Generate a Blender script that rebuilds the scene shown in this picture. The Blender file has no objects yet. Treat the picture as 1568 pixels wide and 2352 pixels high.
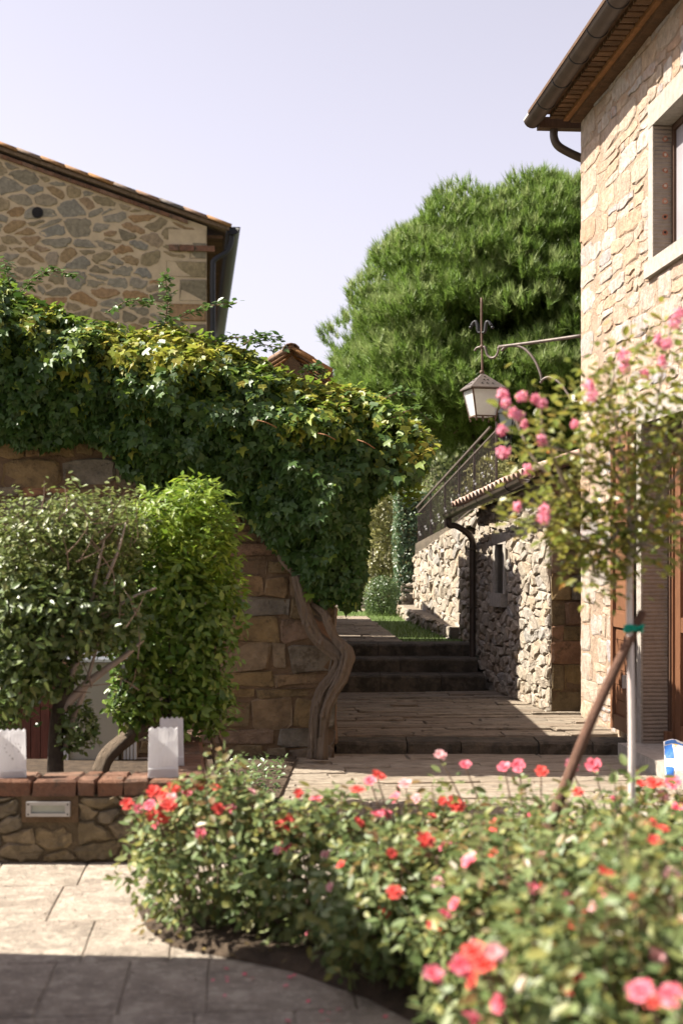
import bpy, math, random
import numpy as np
from mathutils import Vector, Matrix, noise

# ------------------------------------------------------------------ camera, sky, sun, exposure
SC = bpy.context.scene
COL = SC.collection
F = 3267.0                      # focal length in photo pixels (photo taken as 1568 x 2352)
EYE = 1.65
def P(x, y, Y):
    """point seen at photo pixel (x, y) that lies Y metres in front of the camera"""
    return Vector(((x - 784.0) / F * Y, Y, EYE - (y - 1280.0) / F * Y))

cam_d = bpy.data.cameras.new('camera'); cam = bpy.data.objects.new('camera', cam_d); COL.objects.link(cam)
cam.location = (0, 0, EYE); cam.rotation_euler = (math.radians(90), 0, 0)
cam_d.sensor_fit = 'VERTICAL'; cam_d.sensor_height = 36.0; cam_d.lens = 36.0 * F / 2352.0
cam_d.shift_y = 104.0 / 2352.0
cam_d.clip_start = 0.1; cam_d.clip_end = 2000.0
cam_d.dof.use_dof = True; cam_d.dof.focus_distance = 13.5; cam_d.dof.aperture_fstop = 2.0
SC.camera = cam

TO_SUN = Vector((-1.0, 0.08, 1.05)).normalized()
world = bpy.data.worlds.new('World'); SC.world = world; world.use_nodes = True
wt = world.node_tree; wt.nodes.clear()
wo = wt.nodes.new('ShaderNodeOutputWorld'); wb = wt.nodes.new('ShaderNodeBackground')
ws = wt.nodes.new('ShaderNodeTexSky'); ws.sky_type = 'NISHITA'; ws.sun_disc = False
ws.sun_elevation = math.asin(TO_SUN.z); ws.sun_rotation = math.atan2(TO_SUN.x, TO_SUN.y)
ws.air_density = 1.0; ws.dust_density = 2.0; ws.ozone_density = 2.0
wh = wt.nodes.new('ShaderNodeHueSaturation'); wh.inputs['Saturation'].default_value = 0.24
wm = wt.nodes.new('ShaderNodeMix'); wm.data_type = 'RGBA'; wm.blend_type = 'MULTIPLY'; wm.inputs[0].default_value = 1.0
wm.inputs[7].default_value = (1.03, 0.96, 1.05, 1)
wt.links.new(ws.outputs[0], wh.inputs['Color']); wt.links.new(wh.outputs[0], wm.inputs[6])
wt.links.new(wm.outputs[2], wb.inputs[0]); wb.inputs[1].default_value = 0.060
wt.links.new(wb.outputs[0], wo.inputs[0])
sd = bpy.data.lights.new('sun', 'SUN'); sun = bpy.data.objects.new('sun', sd); COL.objects.link(sun)
sd.energy = 4.4; sd.angle = math.radians(0.53); sd.color = (1.0, 0.93, 0.82)
sun.rotation_euler = (-TO_SUN).to_track_quat('-Z', 'Y').to_euler(); sun.location = (-8, 4, 12)
SC.view_settings.view_transform = 'Standard'; SC.view_settings.look = 'None'
SC.view_settings.exposure = 1.85; SC.view_settings.gamma = 1.0; SC.view_settings.use_curve_mapping = False
SC.render.engine = 'CYCLES'
SC.cycles.max_bounces = 6; SC.cycles.transparent_max_bounces = 4

R = random.Random(7); NR = np.random.default_rng(11)

# ------------------------------------------------------------------ materials
def mat(name, cols, rough=0.9, nscale=6.0, namt=0.35, bump=0.3, bscale=45.0, stretch=(1, 1, 1), spec=0.3,
        transl=0.0, metal=0.0, rnd=True, bdist=0.02, stain=None, wave=None, interp='LINEAR'):
    m = bpy.data.materials.new(name); m.use_nodes = True
    t = m.node_tree; N = t.nodes; L = t.links; N.clear()
    out = N.new('ShaderNodeOutputMaterial'); pb = N.new('ShaderNodeBsdfPrincipled')
    geo = N.new('ShaderNodeNewGeometry'); oi = N.new('ShaderNodeObjectInfo')
    mp = N.new('ShaderNodeMapping'); mp.inputs['Scale'].default_value = stretch
    L.new(geo.outputs['Position'], mp.inputs['Vector'])
    ad = N.new('ShaderNodeMath'); ad.operation = 'ADD'
    L.new(geo.outputs['Random Per Island'], ad.inputs[0]); L.new(oi.outputs['Random'], ad.inputs[1])
    fr = N.new('ShaderNodeMath'); fr.operation = 'FRACT'; L.new(ad.outputs[0], fr.inputs[0])
    n1 = N.new('ShaderNodeTexNoise'); n1.inputs['Scale'].default_value = nscale; n1.inputs['Detail'].default_value = 6
    n1.inputs['Roughness'].default_value = 0.65
    L.new(mp.outputs[0], n1.inputs['Vector'])
    cols = list(cols) * 2 if len(cols) == 1 else cols
    rp = N.new('ShaderNodeValToRGB'); el = rp.color_ramp.elements; rp.color_ramp.interpolation = interp
    while len(el) < len(cols): el.new(0.5)
    for i, c in enumerate(cols):
        el[i].position = i / max(1, len(cols) - 1) if interp == 'LINEAR' else i / len(cols)
        el[i].color = (*c, 1)
    L.new(fr.outputs[0] if rnd else n1.outputs['Fac'], rp.inputs['Fac'])
    mr = N.new('ShaderNodeMapRange'); mr.inputs[1].default_value = 0.25; mr.inputs[2].default_value = 0.75
    mr.inputs[3].default_value = 1 - namt; mr.inputs[4].default_value = 1 + namt * 0.8
    L.new(n1.outputs['Fac'], mr.inputs[0])
    mx = N.new('ShaderNodeMix'); mx.data_type = 'RGBA'; mx.blend_type = 'MULTIPLY'; mx.inputs[0].default_value = 1.0
    L.new(rp.outputs[0], mx.inputs[6]); L.new(mr.outputs[0], mx.inputs[7])
    col = mx.outputs[2]
    for stain in (stain if isinstance(stain, list) else [stain] if stain else []):
        n3 = N.new('ShaderNodeTexNoise'); n3.inputs['Scale'].default_value = stain[1]; n3.inputs['Detail'].default_value = 8
        n3.inputs['Roughness'].default_value = 0.7
        L.new(geo.outputs['Position'], n3.inputs['Vector'])
        r3 = N.new('ShaderNodeMapRange'); r3.inputs[1].default_value = stain[2]; r3.inputs[2].default_value = stain[2] + 0.1
        r3.inputs[4].default_value = stain[3]; L.new(n3.outputs['Fac'], r3.inputs[0])
        m3 = N.new('ShaderNodeMix'); m3.data_type = 'RGBA'; L.new(r3.outputs[0], m3.inputs[0]); L.new(col, m3.inputs[6])
        m3.inputs[7].default_value = (*stain[0], 1); col = m3.outputs[2]
    L.new(col, pb.inputs['Base Color'])
    pb.inputs['Roughness'].default_value = rough; pb.inputs['Metallic'].default_value = metal
    pb.inputs['Specular IOR Level'].default_value = spec
    if bump > 0:
        n2 = N.new('ShaderNodeTexNoise'); n2.inputs['Scale'].default_value = bscale; n2.inputs['Detail'].default_value = 8
        n2.inputs['Roughness'].default_value = 0.7
        L.new(mp.outputs[0], n2.inputs['Vector'])
        bp = N.new('ShaderNodeBump'); bp.inputs['Strength'].default_value = bump; bp.inputs['Distance'].default_value = bdist
        h = n2.outputs['Fac']
        if wave:
            wv = N.new('ShaderNodeTexWave'); wv.bands_direction = 'Z'; wv.inputs['Scale'].default_value = wave
            wv.inputs['Distortion'].default_value = 0.6
            L.new(geo.outputs['Position'], wv.inputs['Vector'])
            aw = N.new('ShaderNodeMath'); aw.operation = 'ADD'; L.new(wv.outputs['Fac'], aw.inputs[0]); L.new(h, aw.inputs[1]); h = aw.outputs[0]
        L.new(h, bp.inputs['Height']); L.new(bp.outputs[0], pb.inputs['Normal'])
    if transl > 0:
        tr = N.new('ShaderNodeBsdfTranslucent'); L.new(col, tr.inputs['Color'])
        ms = N.new('ShaderNodeMixShader'); ms.inputs[0].default_value = transl
        L.new(pb.outputs[0], ms.inputs[1]); L.new(tr.outputs[0], ms.inputs[2]); L.new(ms.outputs[0], out.inputs[0])
    else:
        L.new(pb.outputs[0], out.inputs[0])
    return m

def leafmat(n, cols, rough=.38, tr=.3, spec=.5): return mat(n, cols, rough=rough, nscale=3, namt=.2, bump=0, transl=tr, spec=spec)
M = {}
M['house_stone'] = mat('house_stone', [(.379,.304,.233),(.335,.258,.190),(.402,.356,.311),(.365,.258,.173),(.312,.289,.285),(.402,.313,.224),(.350,.234,.155),(.372,.336,.302)], nscale=13, namt=.4, bump=1.0, bscale=24, bdist=.03, stain=[((.34,.18,.10),6,.54,.5),((.24,.13,.07),24,.60,.6)])
M['house_mortar'] = mat('house_mortar', [(.372,.289,.212),(.305,.211,.144)], rnd=False, nscale=7, namt=.35, bump=1.0, bscale=24, bdist=.04, stain=[((.36,.18,.10),4,.56,.55),((.22,.12,.07),22,.56,.65)])
M['gable_stone'] = mat('gable_stone', [(.216,.174,.104),(.249,.194,.107),(.206,.194,.159),(.270,.205,.116),(.178,.148,.095),(.249,.225,.172),(.281,.168,.077),(.227,.188,.112)], nscale=11, namt=.45, bump=.6, bscale=28, stain=((.40,.35,.28),12,.64,.5))
M['gable_mortar'] = mat('gable_mortar', [(.499,.393,.256),(.419,.329,.214)], rnd=False, nscale=4, namt=.25, bump=.6, bscale=40)
M['rubble_stone'] = mat('rubble_stone', [(.347,.294,.234),(.287,.241,.181),(.370,.325,.271),(.325,.257,.181),(.271,.249,.219),(.362,.279,.196)], nscale=12, namt=.42, bump=.9, bscale=22, bdist=.03, stain=((.16,.14,.11),9,.58,.6))
M['rubble_mortar'] = mat('rubble_mortar', [(.240,.200,.152),(.176,.144,.104)], rnd=False, nscale=6, namt=.4, bump=.8, bscale=30, bdist=.03)
M['brown_stone'] = mat('brown_stone', [(.17,.118,.055),(.135,.098,.052),(.19,.128,.056),(.145,.125,.09),(.20,.122,.055),(.15,.135,.105),(.22,.11,.055)], nscale=7, namt=.5, bump=1.0, bscale=18, bdist=.035, stain=[((.05,.036,.02),5,.55,.7),((.24,.19,.12),9,.63,.5)])
M['planter_mortar'] = mat('planter_mortar', [(.20,.155,.095),(.12,.09,.055)], rnd=False, nscale=8, namt=.45, bump=1.0, bscale=20, bdist=.04)
M['brown_mortar'] = mat('brown_mortar', [(.17,.11,.06),(.10,.065,.038)], rnd=False, nscale=7, namt=.45, bump=1.0, bscale=26, bdist=.035)
M['planter_stone'] = mat('planter_stone', [(.23,.175,.10),(.185,.145,.085),(.25,.195,.12),(.205,.17,.12),(.16,.13,.085)], nscale=9, namt=.55, bump=1.0, bscale=16, bdist=.04, stain=[((.06,.05,.035),7,.54,.6),((.30,.25,.17),14,.62,.5)])
M['brick'] = mat('brick', [(.21,.105,.062),(.16,.078,.048),(.25,.15,.10),(.18,.088,.055)], nscale=16, namt=.5, bump=1.0, bscale=40, bdist=.025, stain=[((.06,.047,.035),8,.5,.75),((.30,.24,.18),12,.62,.6)])
M['slab'] = mat('slab', [(.30,.25,.20),(.27,.225,.18),(.315,.265,.215),(.285,.24,.19)], nscale=5, namt=.4, bump=.8, bscale=30, bdist=.03, stain=[((.43,.375,.30),7,.51,.7),((.50,.44,.35),26,.54,.75),((.15,.12,.09),2.6,.53,.5)])
M['pale_riven'] = mat('pale_riven', [(.361,.298,.227),(.319,.260,.193),(.386,.323,.252),(.336,.281,.214)], nscale=6, namt=.5, bump=1.0, bscale=9, stretch=(.8,4,3), bdist=.05, stain=((.14,.11,.08),7,.56,.6))
M['rough_slab'] = mat('rough_slab', [(.306,.243,.180),(.243,.189,.135),(.342,.279,.207),(.270,.225,.171)], nscale=6, namt=.55, bump=1.0, bscale=9, stretch=(.8,4,3), bdist=.06, stain=((.10,.08,.055),7,.54,.65))
M['grout'] = mat('grout', [(.30,.25,.20),(.20,.165,.125)], rnd=False, nscale=8, bump=.6)
M['step'] = mat('step', [(.104,.083,.059),(.077,.061,.045)], nscale=8, namt=.5, bump=1.0, bscale=14, bdist=.04, stain=((.035,.03,.02),6,.47,.75))
M['soil'] = mat('soil', [(.055,.036,.022),(.10,.07,.045)], rnd=False, nscale=12, namt=.5, bump=1, bscale=30, bdist=.04)
M['earth'] = mat('earth', [(.10,.10,.05),(.14,.12,.07)], rnd=False, nscale=2, namt=.4, bump=.5, bscale=8)
M['lawn'] = mat('lawn', [(.06,.10,.02),(.09,.13,.03)], rnd=False, nscale=12, namt=.4, bump=.6, bscale=60)
M['grass'] = mat('grass', [(.07,.12,.02),(.10,.16,.03),(.14,.19,.05),(.08,.12,.03)], bump=0, namt=.2, rough=.6, transl=.35)
M['dressed'] = mat('dressed', [(.336,.301,.259),(.297,.266,.226)], nscale=16, namt=.3, bump=.8, bscale=80, bdist=.012, stain=((.30,.25,.19),6,.6,.5))
M['reveal'] = mat('reveal', [(.27,.22,.17),(.25,.20,.16)], rnd=False, nscale=10, namt=.25, bump=.9, bscale=90, wave=9.5, bdist=.012)
M['rust_spot'] = mat('rust_spot', [(.26,.10,.06),(.36,.17,.11)], nscale=40, namt=.4)
M['plug'] = mat('plug', [(.42,.36,.29),(.34,.28,.22)], nscale=40)
M['dark_hole'] = mat('dark_hole', [(.02,.017,.015)], bump=0)
M['wood'] = mat('wood', [(.153,.068,.031),(.126,.054,.025),(.180,.081,.038)], rough=.55, nscale=8, namt=.35, stretch=(6,6,.7), bump=.3, bscale=20, spec=.4)
M['dark_wood'] = mat('dark_wood', [(.075,.04,.024),(.06,.032,.02)], rough=.65, nscale=8, stretch=(6,6,.7), bump=.3, bscale=20)
M['red_wood'] = mat('red_wood', [(.10,.03,.02),(.08,.025,.016)], rough=.7, nscale=8, stretch=(6,6,.7), bump=.3, bscale=20)
M['stake'] = mat('stake', [(.13,.065,.04),(.11,.055,.035)], rnd=False, rough=.8, nscale=6, namt=.45, stretch=(5,5,1), bump=.6, bscale=20)
M['gutter'] = mat('gutter', [(.06,.044,.034),(.07,.052,.04)], rnd=False, rough=.45, nscale=5, namt=.25, bump=.05, metal=.2, spec=.4)
M['black_pipe'] = mat('black_pipe', [(.018,.018,.019)], rnd=False, rough=.5, nscale=6, namt=.3, bump=.05)
M['iron'] = mat('iron', [(.09,.078,.07),(.13,.10,.08)], rnd=False, rough=.5, nscale=9, namt=.3, metal=.3, bump=.2, bscale=60)
M['rusty_iron'] = mat('rusty_iron', [(.12,.065,.04),(.07,.05,.04)], rnd=False, rough=.7, nscale=18, namt=.4, bump=.2)
M['frost'] = mat('frost', [(.82,.83,.80)], rnd=False, rough=.5, nscale=30, namt=.05, bump=.1, bscale=90, transl=.6)
M['clear'] = mat('clear', [(.45,.48,.47)], rnd=False, rough=.12, nscale=6, namt=.1, bump=0, transl=.4, spec=.6)
M['screen'] = mat('screen', [(.24,.23,.24),(.28,.26,.27)], rnd=False, rough=.35, nscale=2, namt=.15, bump=.1, spec=.5)
M['light_glass'] = mat('light_glass', [(.40,.42,.36),(.33,.35,.30)], rnd=False, rough=.2, nscale=9, namt=.2, bump=0, spec=.6)
M['steel'] = mat('steel', [(.42,.41,.40)], rnd=False, rough=.4, metal=.6, nscale=20, namt=.15, bump=.05)
M['white_paint'] = mat('white_paint', [(.594,.612,.666)], rnd=False, rough=.5, nscale=8, namt=.1, bump=.05)
M['grey_panel'] = mat('grey_panel', [(.36,.345,.31)], rnd=False, rough=.6, nscale=4, namt=.08, bump=.05)
M['paper'] = mat('paper', [(.684,.675,.684)], rnd=False, rough=.85, nscale=8, namt=.04, bump=.12, bscale=25, transl=.35)
M['punch'] = mat('punch', [(.42,.40,.40)], rnd=False, bump=0)
M['sack_white'] = mat('sack_white', [(.663,.663,.680)], rnd=False, rough=.35, nscale=9, namt=.06, bump=.6, bscale=9, bdist=.03, spec=.5)
M['sack_blue'] = mat('sack_blue', [(.03,.13,.42)], rnd=False, rough=.35, nscale=9, namt=.2, bump=.4, bscale=9, spec=.5)
M['sack_yellow'] = mat('sack_yellow', [(.65,.40,.06)], rnd=False, rough=.4, bump=0)
M['tie'] = mat('tie', [(.0,.30,.20),(.0,.24,.17)], rnd=False, rough=.45, nscale=40, namt=.3, bump=.4, bscale=60)
M['tile'] = mat('tile', [(.36,.235,.18),(.31,.21,.16),(.40,.30,.24),(.33,.27,.23)], nscale=12, namt=.4, bump=.4, bscale=50, stain=((.15,.13,.11),12,.55,.6))
M['old_tile'] = mat('old_tile', [(.16,.12,.09),(.24,.13,.07),(.12,.11,.10),(.30,.15,.05),(.20,.13,.09)], nscale=14, namt=.5, bump=.5, bscale=50, stain=((.33,.31,.28),22,.6,.8))
M['soffit'] = mat('soffit', [(.119,.064,.034),(.085,.047,.025),(.145,.081,.043)], nscale=10, namt=.45, bump=.5, bscale=40)
M['terracotta'] = mat('terracotta', [(.25,.12,.05),(.20,.095,.04)], nscale=10, namt=.4, bump=.3)
M['bark'] = mat('bark', [(.29,.22,.155),(.10,.072,.048)], rnd=False, nscale=16, namt=.5, stretch=(2.8,2.8,.35), bump=1.0, bscale=22, bdist=.06)
M['dark_bark'] = mat('dark_bark', [(.045,.034,.025),(.07,.055,.04)], rnd=False, nscale=14, namt=.4, bump=.6, bscale=40)
M['pine_bark'] = mat('pine_bark', [(.075,.05,.036),(.045,.032,.025)], rnd=False, nscale=5, namt=.5, bump=1, bscale=14, bdist=.06)
M['pale_bark'] = mat('pale_bark', [(.36,.30,.25),(.29,.22,.17)], rnd=False, rough=.6, nscale=9, namt=.3, stretch=(2,2,.7), bump=.2)
M['white_bark'] = mat('white_bark', [(.70,.62,.60),(.55,.44,.38)], rnd=False, rough=.6, nscale=9, namt=.2, stretch=(2,2,.7), bump=.2)
M['ivy_sunlit'] = leafmat('ivy_sunlit', [(.130,.204,.025),(.182,.252,.035),(.091,.168,.020),(.247,.276,.040)], rough=.44, tr=.42, spec=.4)  # sunlight painted into the leaf colour for the top of the ivy
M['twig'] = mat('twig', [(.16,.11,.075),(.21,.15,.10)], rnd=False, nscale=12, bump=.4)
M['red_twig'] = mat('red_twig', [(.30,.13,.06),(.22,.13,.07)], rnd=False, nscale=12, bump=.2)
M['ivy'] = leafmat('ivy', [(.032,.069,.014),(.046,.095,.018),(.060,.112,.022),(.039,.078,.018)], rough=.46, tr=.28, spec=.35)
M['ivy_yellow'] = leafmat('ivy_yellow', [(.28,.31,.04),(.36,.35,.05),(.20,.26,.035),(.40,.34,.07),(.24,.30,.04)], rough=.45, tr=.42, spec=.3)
M['spray'] = leafmat('spray', [(.07,.13,.03),(.10,.16,.04),(.05,.10,.03)], tr=.35)
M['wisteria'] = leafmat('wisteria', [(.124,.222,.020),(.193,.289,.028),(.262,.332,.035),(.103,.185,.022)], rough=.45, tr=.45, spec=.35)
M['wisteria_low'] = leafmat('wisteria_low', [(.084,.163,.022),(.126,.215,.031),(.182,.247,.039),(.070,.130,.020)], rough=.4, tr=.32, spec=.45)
M['holly'] = leafmat('holly', [(.073,.118,.031),(.106,.149,.042),(.090,.140,.031),(.163,.196,.052)], rough=.36, tr=.25, spec=.5)
M['shrub_pale'] = leafmat('shrub_pale', [(.149,.196,.045),(.184,.218,.060),(.115,.162,.035),(.218,.224,.065)], rough=.4, tr=.38, spec=.45)
M['rose_leaf'] = leafmat('rose_leaf', [(.130,.192,.065),(.168,.223,.084),(.221,.254,.095),(.116,.174,.065),(.286,.274,.077),(.103,.149,.054)], rough=.48, tr=.36, spec=.4)
M['rose_young'] = leafmat('rose_young', [(.20,.11,.05),(.24,.17,.06),(.17,.14,.05)], tr=.35)
M['myrtle'] = leafmat('myrtle', [(.149,.196,.033),(.218,.241,.039),(.287,.265,.050),(.115,.149,.033),(.322,.230,.055)], rough=.34, tr=.42)
M['myrtle_orange'] = leafmat('myrtle_orange', [(.55,.20,.04),(.50,.28,.05)], tr=.4)
M['coral'] = leafmat('coral', [(.773,.092,.078),(.736,.110,.092),(.791,.156,.129)], rough=.6, tr=.4, spec=.2)
M['pink'] = leafmat('pink', [(.80,.22,.28),(.78,.14,.20),(.82,.32,.38)], rough=.6, tr=.4, spec=.2)
M['pale_pink'] = leafmat('pale_pink', [(.84,.52,.52),(.82,.40,.42)], rough=.6, tr=.4, spec=.2)
M['magenta'] = leafmat('magenta', [(.80,.24,.36),(.83,.34,.44),(.85,.46,.53)], rough=.6, tr=.4, spec=.2)
M['stamen'] = leafmat('stamen', [(.65,.42,.06)], tr=.1)
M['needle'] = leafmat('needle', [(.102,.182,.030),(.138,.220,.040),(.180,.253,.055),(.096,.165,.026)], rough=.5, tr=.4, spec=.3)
M['needle_sunlit'] = leafmat('needle_sunlit', [(.23,.29,.10),(.19,.26,.075),(.27,.31,.12)], rough=.5, tr=.42, spec=.3)  # paler tone that paints sunlight onto the tops of the pine boughs
M['hedge_yellow'] = leafmat('hedge_yellow', [(.20,.20,.06),(.27,.25,.09),(.15,.16,.05)], tr=.3)
M['hedge_dark'] = leafmat('hedge_dark', [(.055,.10,.045),(.075,.125,.055),(.085,.145,.07),(.15,.13,.05)], tr=.25)
M['box_leaf'] = leafmat('box_leaf', [(.07,.12,.035),(.10,.15,.045),(.08,.13,.05)], tr=.25)
M['far_leaf'] = leafmat('far_leaf', [(.13,.17,.06),(.17,.21,.075),(.21,.23,.09),(.11,.145,.05)], tr=.4)
M['far_hill'] = mat('far_hill', [(.16,.20,.16),(.20,.23,.19)], rnd=False, nscale=.4, namt=.35, bump=0)

# ------------------------------------------------------------------ object helpers
WL = {}                                           # world position of each object's origin
def link(o, parent, w):
    COL.objects.link(o); w = Vector(w); WL[o.name] = w
    if parent is not None:
        o.parent = parent; o.location = w - WL[parent.name]
    else:
        o.location = w
    return o
def thing(name, label, cat, loc=(0, 0, 0), group=None, kind=None):
    o = bpy.data.objects.new(name, None); o.empty_display_size = .2
    link(o, None, loc); return tag(o, label, cat, group, kind)
def tag(o, label=None, cat=None, group=None, kind=None):
    if label: o['label'] = label
    if cat: o['category'] = cat
    if group: o['group'] = group
    if kind: o['kind'] = kind
    return o
def raw(name, V, Fc, m, parent=None, smooth=False, origin=None, kind=None):
    """object from world-space vertices and faces"""
    V = np.asarray(V, dtype=float)
    c = Vector(V.mean(0)) if origin is None else Vector(origin)
    me = bpy.data.meshes.new(name)
    me.from_pydata([tuple(v) for v in (V - np.array(c))], [], Fc); me.update()
    me.materials.append(M[m] if isinstance(m, str) else m)
    if smooth: me.shade_smooth()
    o = bpy.data.objects.new(name, me); link(o, parent, c)
    if kind: o['kind'] = kind
    return o
def inst(name, me, parent, w, rot=None, scale=None):
    o = bpy.data.objects.new(name, me); link(o, parent, w)
    if rot is not None:
        o.rotation_mode = 'QUATERNION'; o.rotation_quaternion = rot
    if scale is not None: o.scale = (scale,) * 3
    return o
class MB:
    def __init__(s): s.V = []; s.F = []
    def add(s, V, Fc):
        k = len(s.V); s.V += [tuple(v) for v in V]; s.F += [tuple(i + k for i in f) for f in Fc]; return s
    def hexa(s, p):                                # 8 corners: 4 bottom ccw, 4 top ccw
        return s.add(p, [(3, 2, 1, 0), (4, 5, 6, 7), (0, 1, 5, 4), (1, 2, 6, 5), (2, 3, 7, 6), (3, 0, 4, 7)])
    def box(s, c, sz, rz=0.0):
        x, y, z = sz[0] / 2, sz[1] / 2, sz[2] / 2; cs, sn = math.cos(rz), math.sin(rz)
        p = [(-x, -y, -z), (x, -y, -z), (x, y, -z), (-x, y, -z), (-x, -y, z), (x, -y, z), (x, y, z), (-x, y, z)]
        return s.hexa([(c[0] + a * cs - b * sn, c[1] + a * sn + b * cs, c[2] + d) for a, b, d in p])
    def fbox(s, fr, a0, a1, b0, b1, c0, c1):       # box in a wall frame
        q = [fr(a0, b0, c0), fr(a1, b0, c0), fr(a1, b0, c1), fr(a0, b0, c1), fr(a0, b1, c0), fr(a1, b1, c0), fr(a1, b1, c1), fr(a0, b1, c1)]
        return s.hexa(q)
    def tube(s, pts, rad, n=8, ridge=0.0, twist=0.0, nr=3, cap=True, flat=1.0):
        pts = [Vector(p) for p in pts]; k0 = len(s.V)
        if not isinstance(rad, (list, tuple)): rad = [rad] * len(pts)
        t = (pts[1] - pts[0]).normalized(); a = t.orthogonal().normalized()
        if flat != 1.0: a = Vector((0, 0, 1)) - t * t.z; a = a.normalized() if a.length > .1 else Vector((0, 1, 0))
        for i, p in enumerate(pts):
            t = (pts[min(i + 1, len(pts) - 1)] - pts[max(i - 1, 0)]).normalized()
            a = (a - t * a.dot(t)).normalized(); b = t.cross(a)
            for j in range(n):
                th = 2 * math.pi * j / n
                r = rad[i] * (1 + ridge * math.sin(nr * th + twist * i) + ridge * .5 * math.sin((2 * nr + 1) * th - twist * .6 * i))
                s.V.append(tuple(p + a * math.cos(th) * r + b * math.sin(th) * r * flat))
        for i in range(len(pts) - 1):
            for j in range(n):
                q = k0 + i * n; s.F.append((q + j, q + (j + 1) % n, q + n + (j + 1) % n, q + n + j))
        if cap:
            s.F.append(tuple(k0 + j for j in reversed(range(n)))); q = k0 + (len(pts) - 1) * n
            s.F.append(tuple(q + j for j in range(n)))
        return s
    def lathe(s, c, prof, n=12):
        k0 = len(s.V)
        for r, z in prof:
            for j in range(n):
                th = 2 * math.pi * j / n; s.V.append((c[0] + r * math.cos(th), c[1] + r * math.sin(th), c[2] + z))
        for i in range(len(prof) - 1):
            for j in range(n):
                q = k0 + i * n; s.F.append((q + j, q + (j + 1) % n, q + n + (j + 1) % n, q + n + j))
        s.F.append(tuple(k0 + j for j in reversed(range(n)))); q = k0 + (len(prof) - 1) * n; s.F.append(tuple(q + j for j in range(n)))
        return s
    def build(s, name, m, parent=None, smooth=False, kind=None, origin=None): return raw(name, s.V, s.F, m, parent, smooth, origin, kind)
def spline(pts, k=6):
    """Catmull-Rom through points"""
    pts = [Vector(p) for p in pts]; q = [pts[0] * 2 - pts[1]] + pts + [pts[-1] * 2 - pts[-2]]; out = []
    for i in range(1, len(q) - 2):
        for j in range(k):
            t = j / k; a, b, c, d = q[i - 1], q[i], q[i + 1], q[i + 2]
            out.append(.5 * ((2 * b) + (c - a) * t + (2 * a - 5 * b + 4 * c - d) * t * t + (3 * b - a - 3 * c + d) * t ** 3))
    return out + [pts[-1]]
def lerp_list(v, n):
    return [float(x) for x in np.interp(np.linspace(0, 1, n), np.linspace(0, 1, len(v)), v)]

class Frame:
    """wall frame: a along the wall, b up, c out of the wall"""
    def __init__(s, O, u, n): s.O = Vector(O); s.u = Vector(u).normalized(); s.n = Vector(n).normalized()
    def __call__(s, a, b, c=0.0): return s.O + s.u * a + Vector((0, 0, b)) + s.n * c

def clip(poly, px, py, nx, ny):
    """keep the side where (p - (px,py)).n <= 0"""
    out = []; n = len(poly)
    for i in range(n):
        a, b = poly[i], poly[(i + 1) % n]
        da = (a[0] - px) * nx + (a[1] - py) * ny; db = (b[0] - px) * nx + (b[1] - py) * ny
        if da <= 0: out.append(a)
        if (da < 0 < db) or (db < 0 < da):
            t = da / (da - db); out.append((a[0] + (b[0] - a[0]) * t, a[1] + (b[1] - a[1]) * t))
    return out
def area(p): return .5 * sum(p[i][0] * p[(i + 1) % len(p)][1] - p[(i + 1) % len(p)][0] * p[i][1] for i in range(len(p)))
def inset(poly, d):
    if area(poly) < 0: poly = poly[::-1]
    out = list(poly); n = len(poly)
    for i in range(n):
        a, b = poly[i], poly[(i + 1) % n]; ex, ey = b[0] - a[0], b[1] - a[1]; l = math.hypot(ex, ey)
        if l < 1e-6: continue
        nx, ny = ey / l, -ex / l
        out = clip(out, a[0] - nx * d, a[1] - ny * d, nx, ny)
        if len(out) < 3: return []
    return out
def centroid(p): return (sum(q[0] for q in p) / len(p), sum(q[1] for q in p) / len(p))
def voronoi(a0, a1, b0, b1, cw, ch, jit=.36, drop=.12, extra=.12, rg=R):
    seeds = []; ni = int((a1 - a0) / cw) + 3; nj = int((b1 - b0) / ch) + 3
    for j in range(-1, nj):
        for i in range(-1, ni):
            if rg.random() < drop: continue
            x = (i + .5 + (.5 if j % 2 else 0) + rg.uniform(-jit, jit)); y = j + .5 + rg.uniform(-jit, jit)
            seeds.append((x, y))
            if rg.random() < extra: seeds.append((x + rg.uniform(-.5, .5), y + rg.uniform(.3, .5)))
    cells = []
    for k, (x, y) in enumerate(seeds):
        poly = [(x - 1.6, y - 1.6), (x + 1.6, y - 1.6), (x + 1.6, y + 1.6), (x - 1.6, y + 1.6)]
        for l, (p, q) in enumerate(seeds):
            if l != k and abs(p - x) < 3.2 and abs(q - y) < 3.2:
                poly = clip(poly, (x + p) / 2, (y + q) / 2, p - x, q - y)
                if len(poly) < 3: break
        if len(poly) < 3: continue
        poly = [(a0 + p[0] * cw, b0 + p[1] * ch) for p in poly]
        for px, py, nx, ny in ((a0, b0, -1, 0), (a1, b0, 1, 0), (a0, b0, 0, -1), (a0, b1, 0, 1)):
            poly = clip(poly, px, py, nx, ny)
            if len(poly) < 3: break
        if len(poly) >= 3 and abs(area(poly)) > .08 * cw * ch: cells.append(poly)
    return cells
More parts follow.
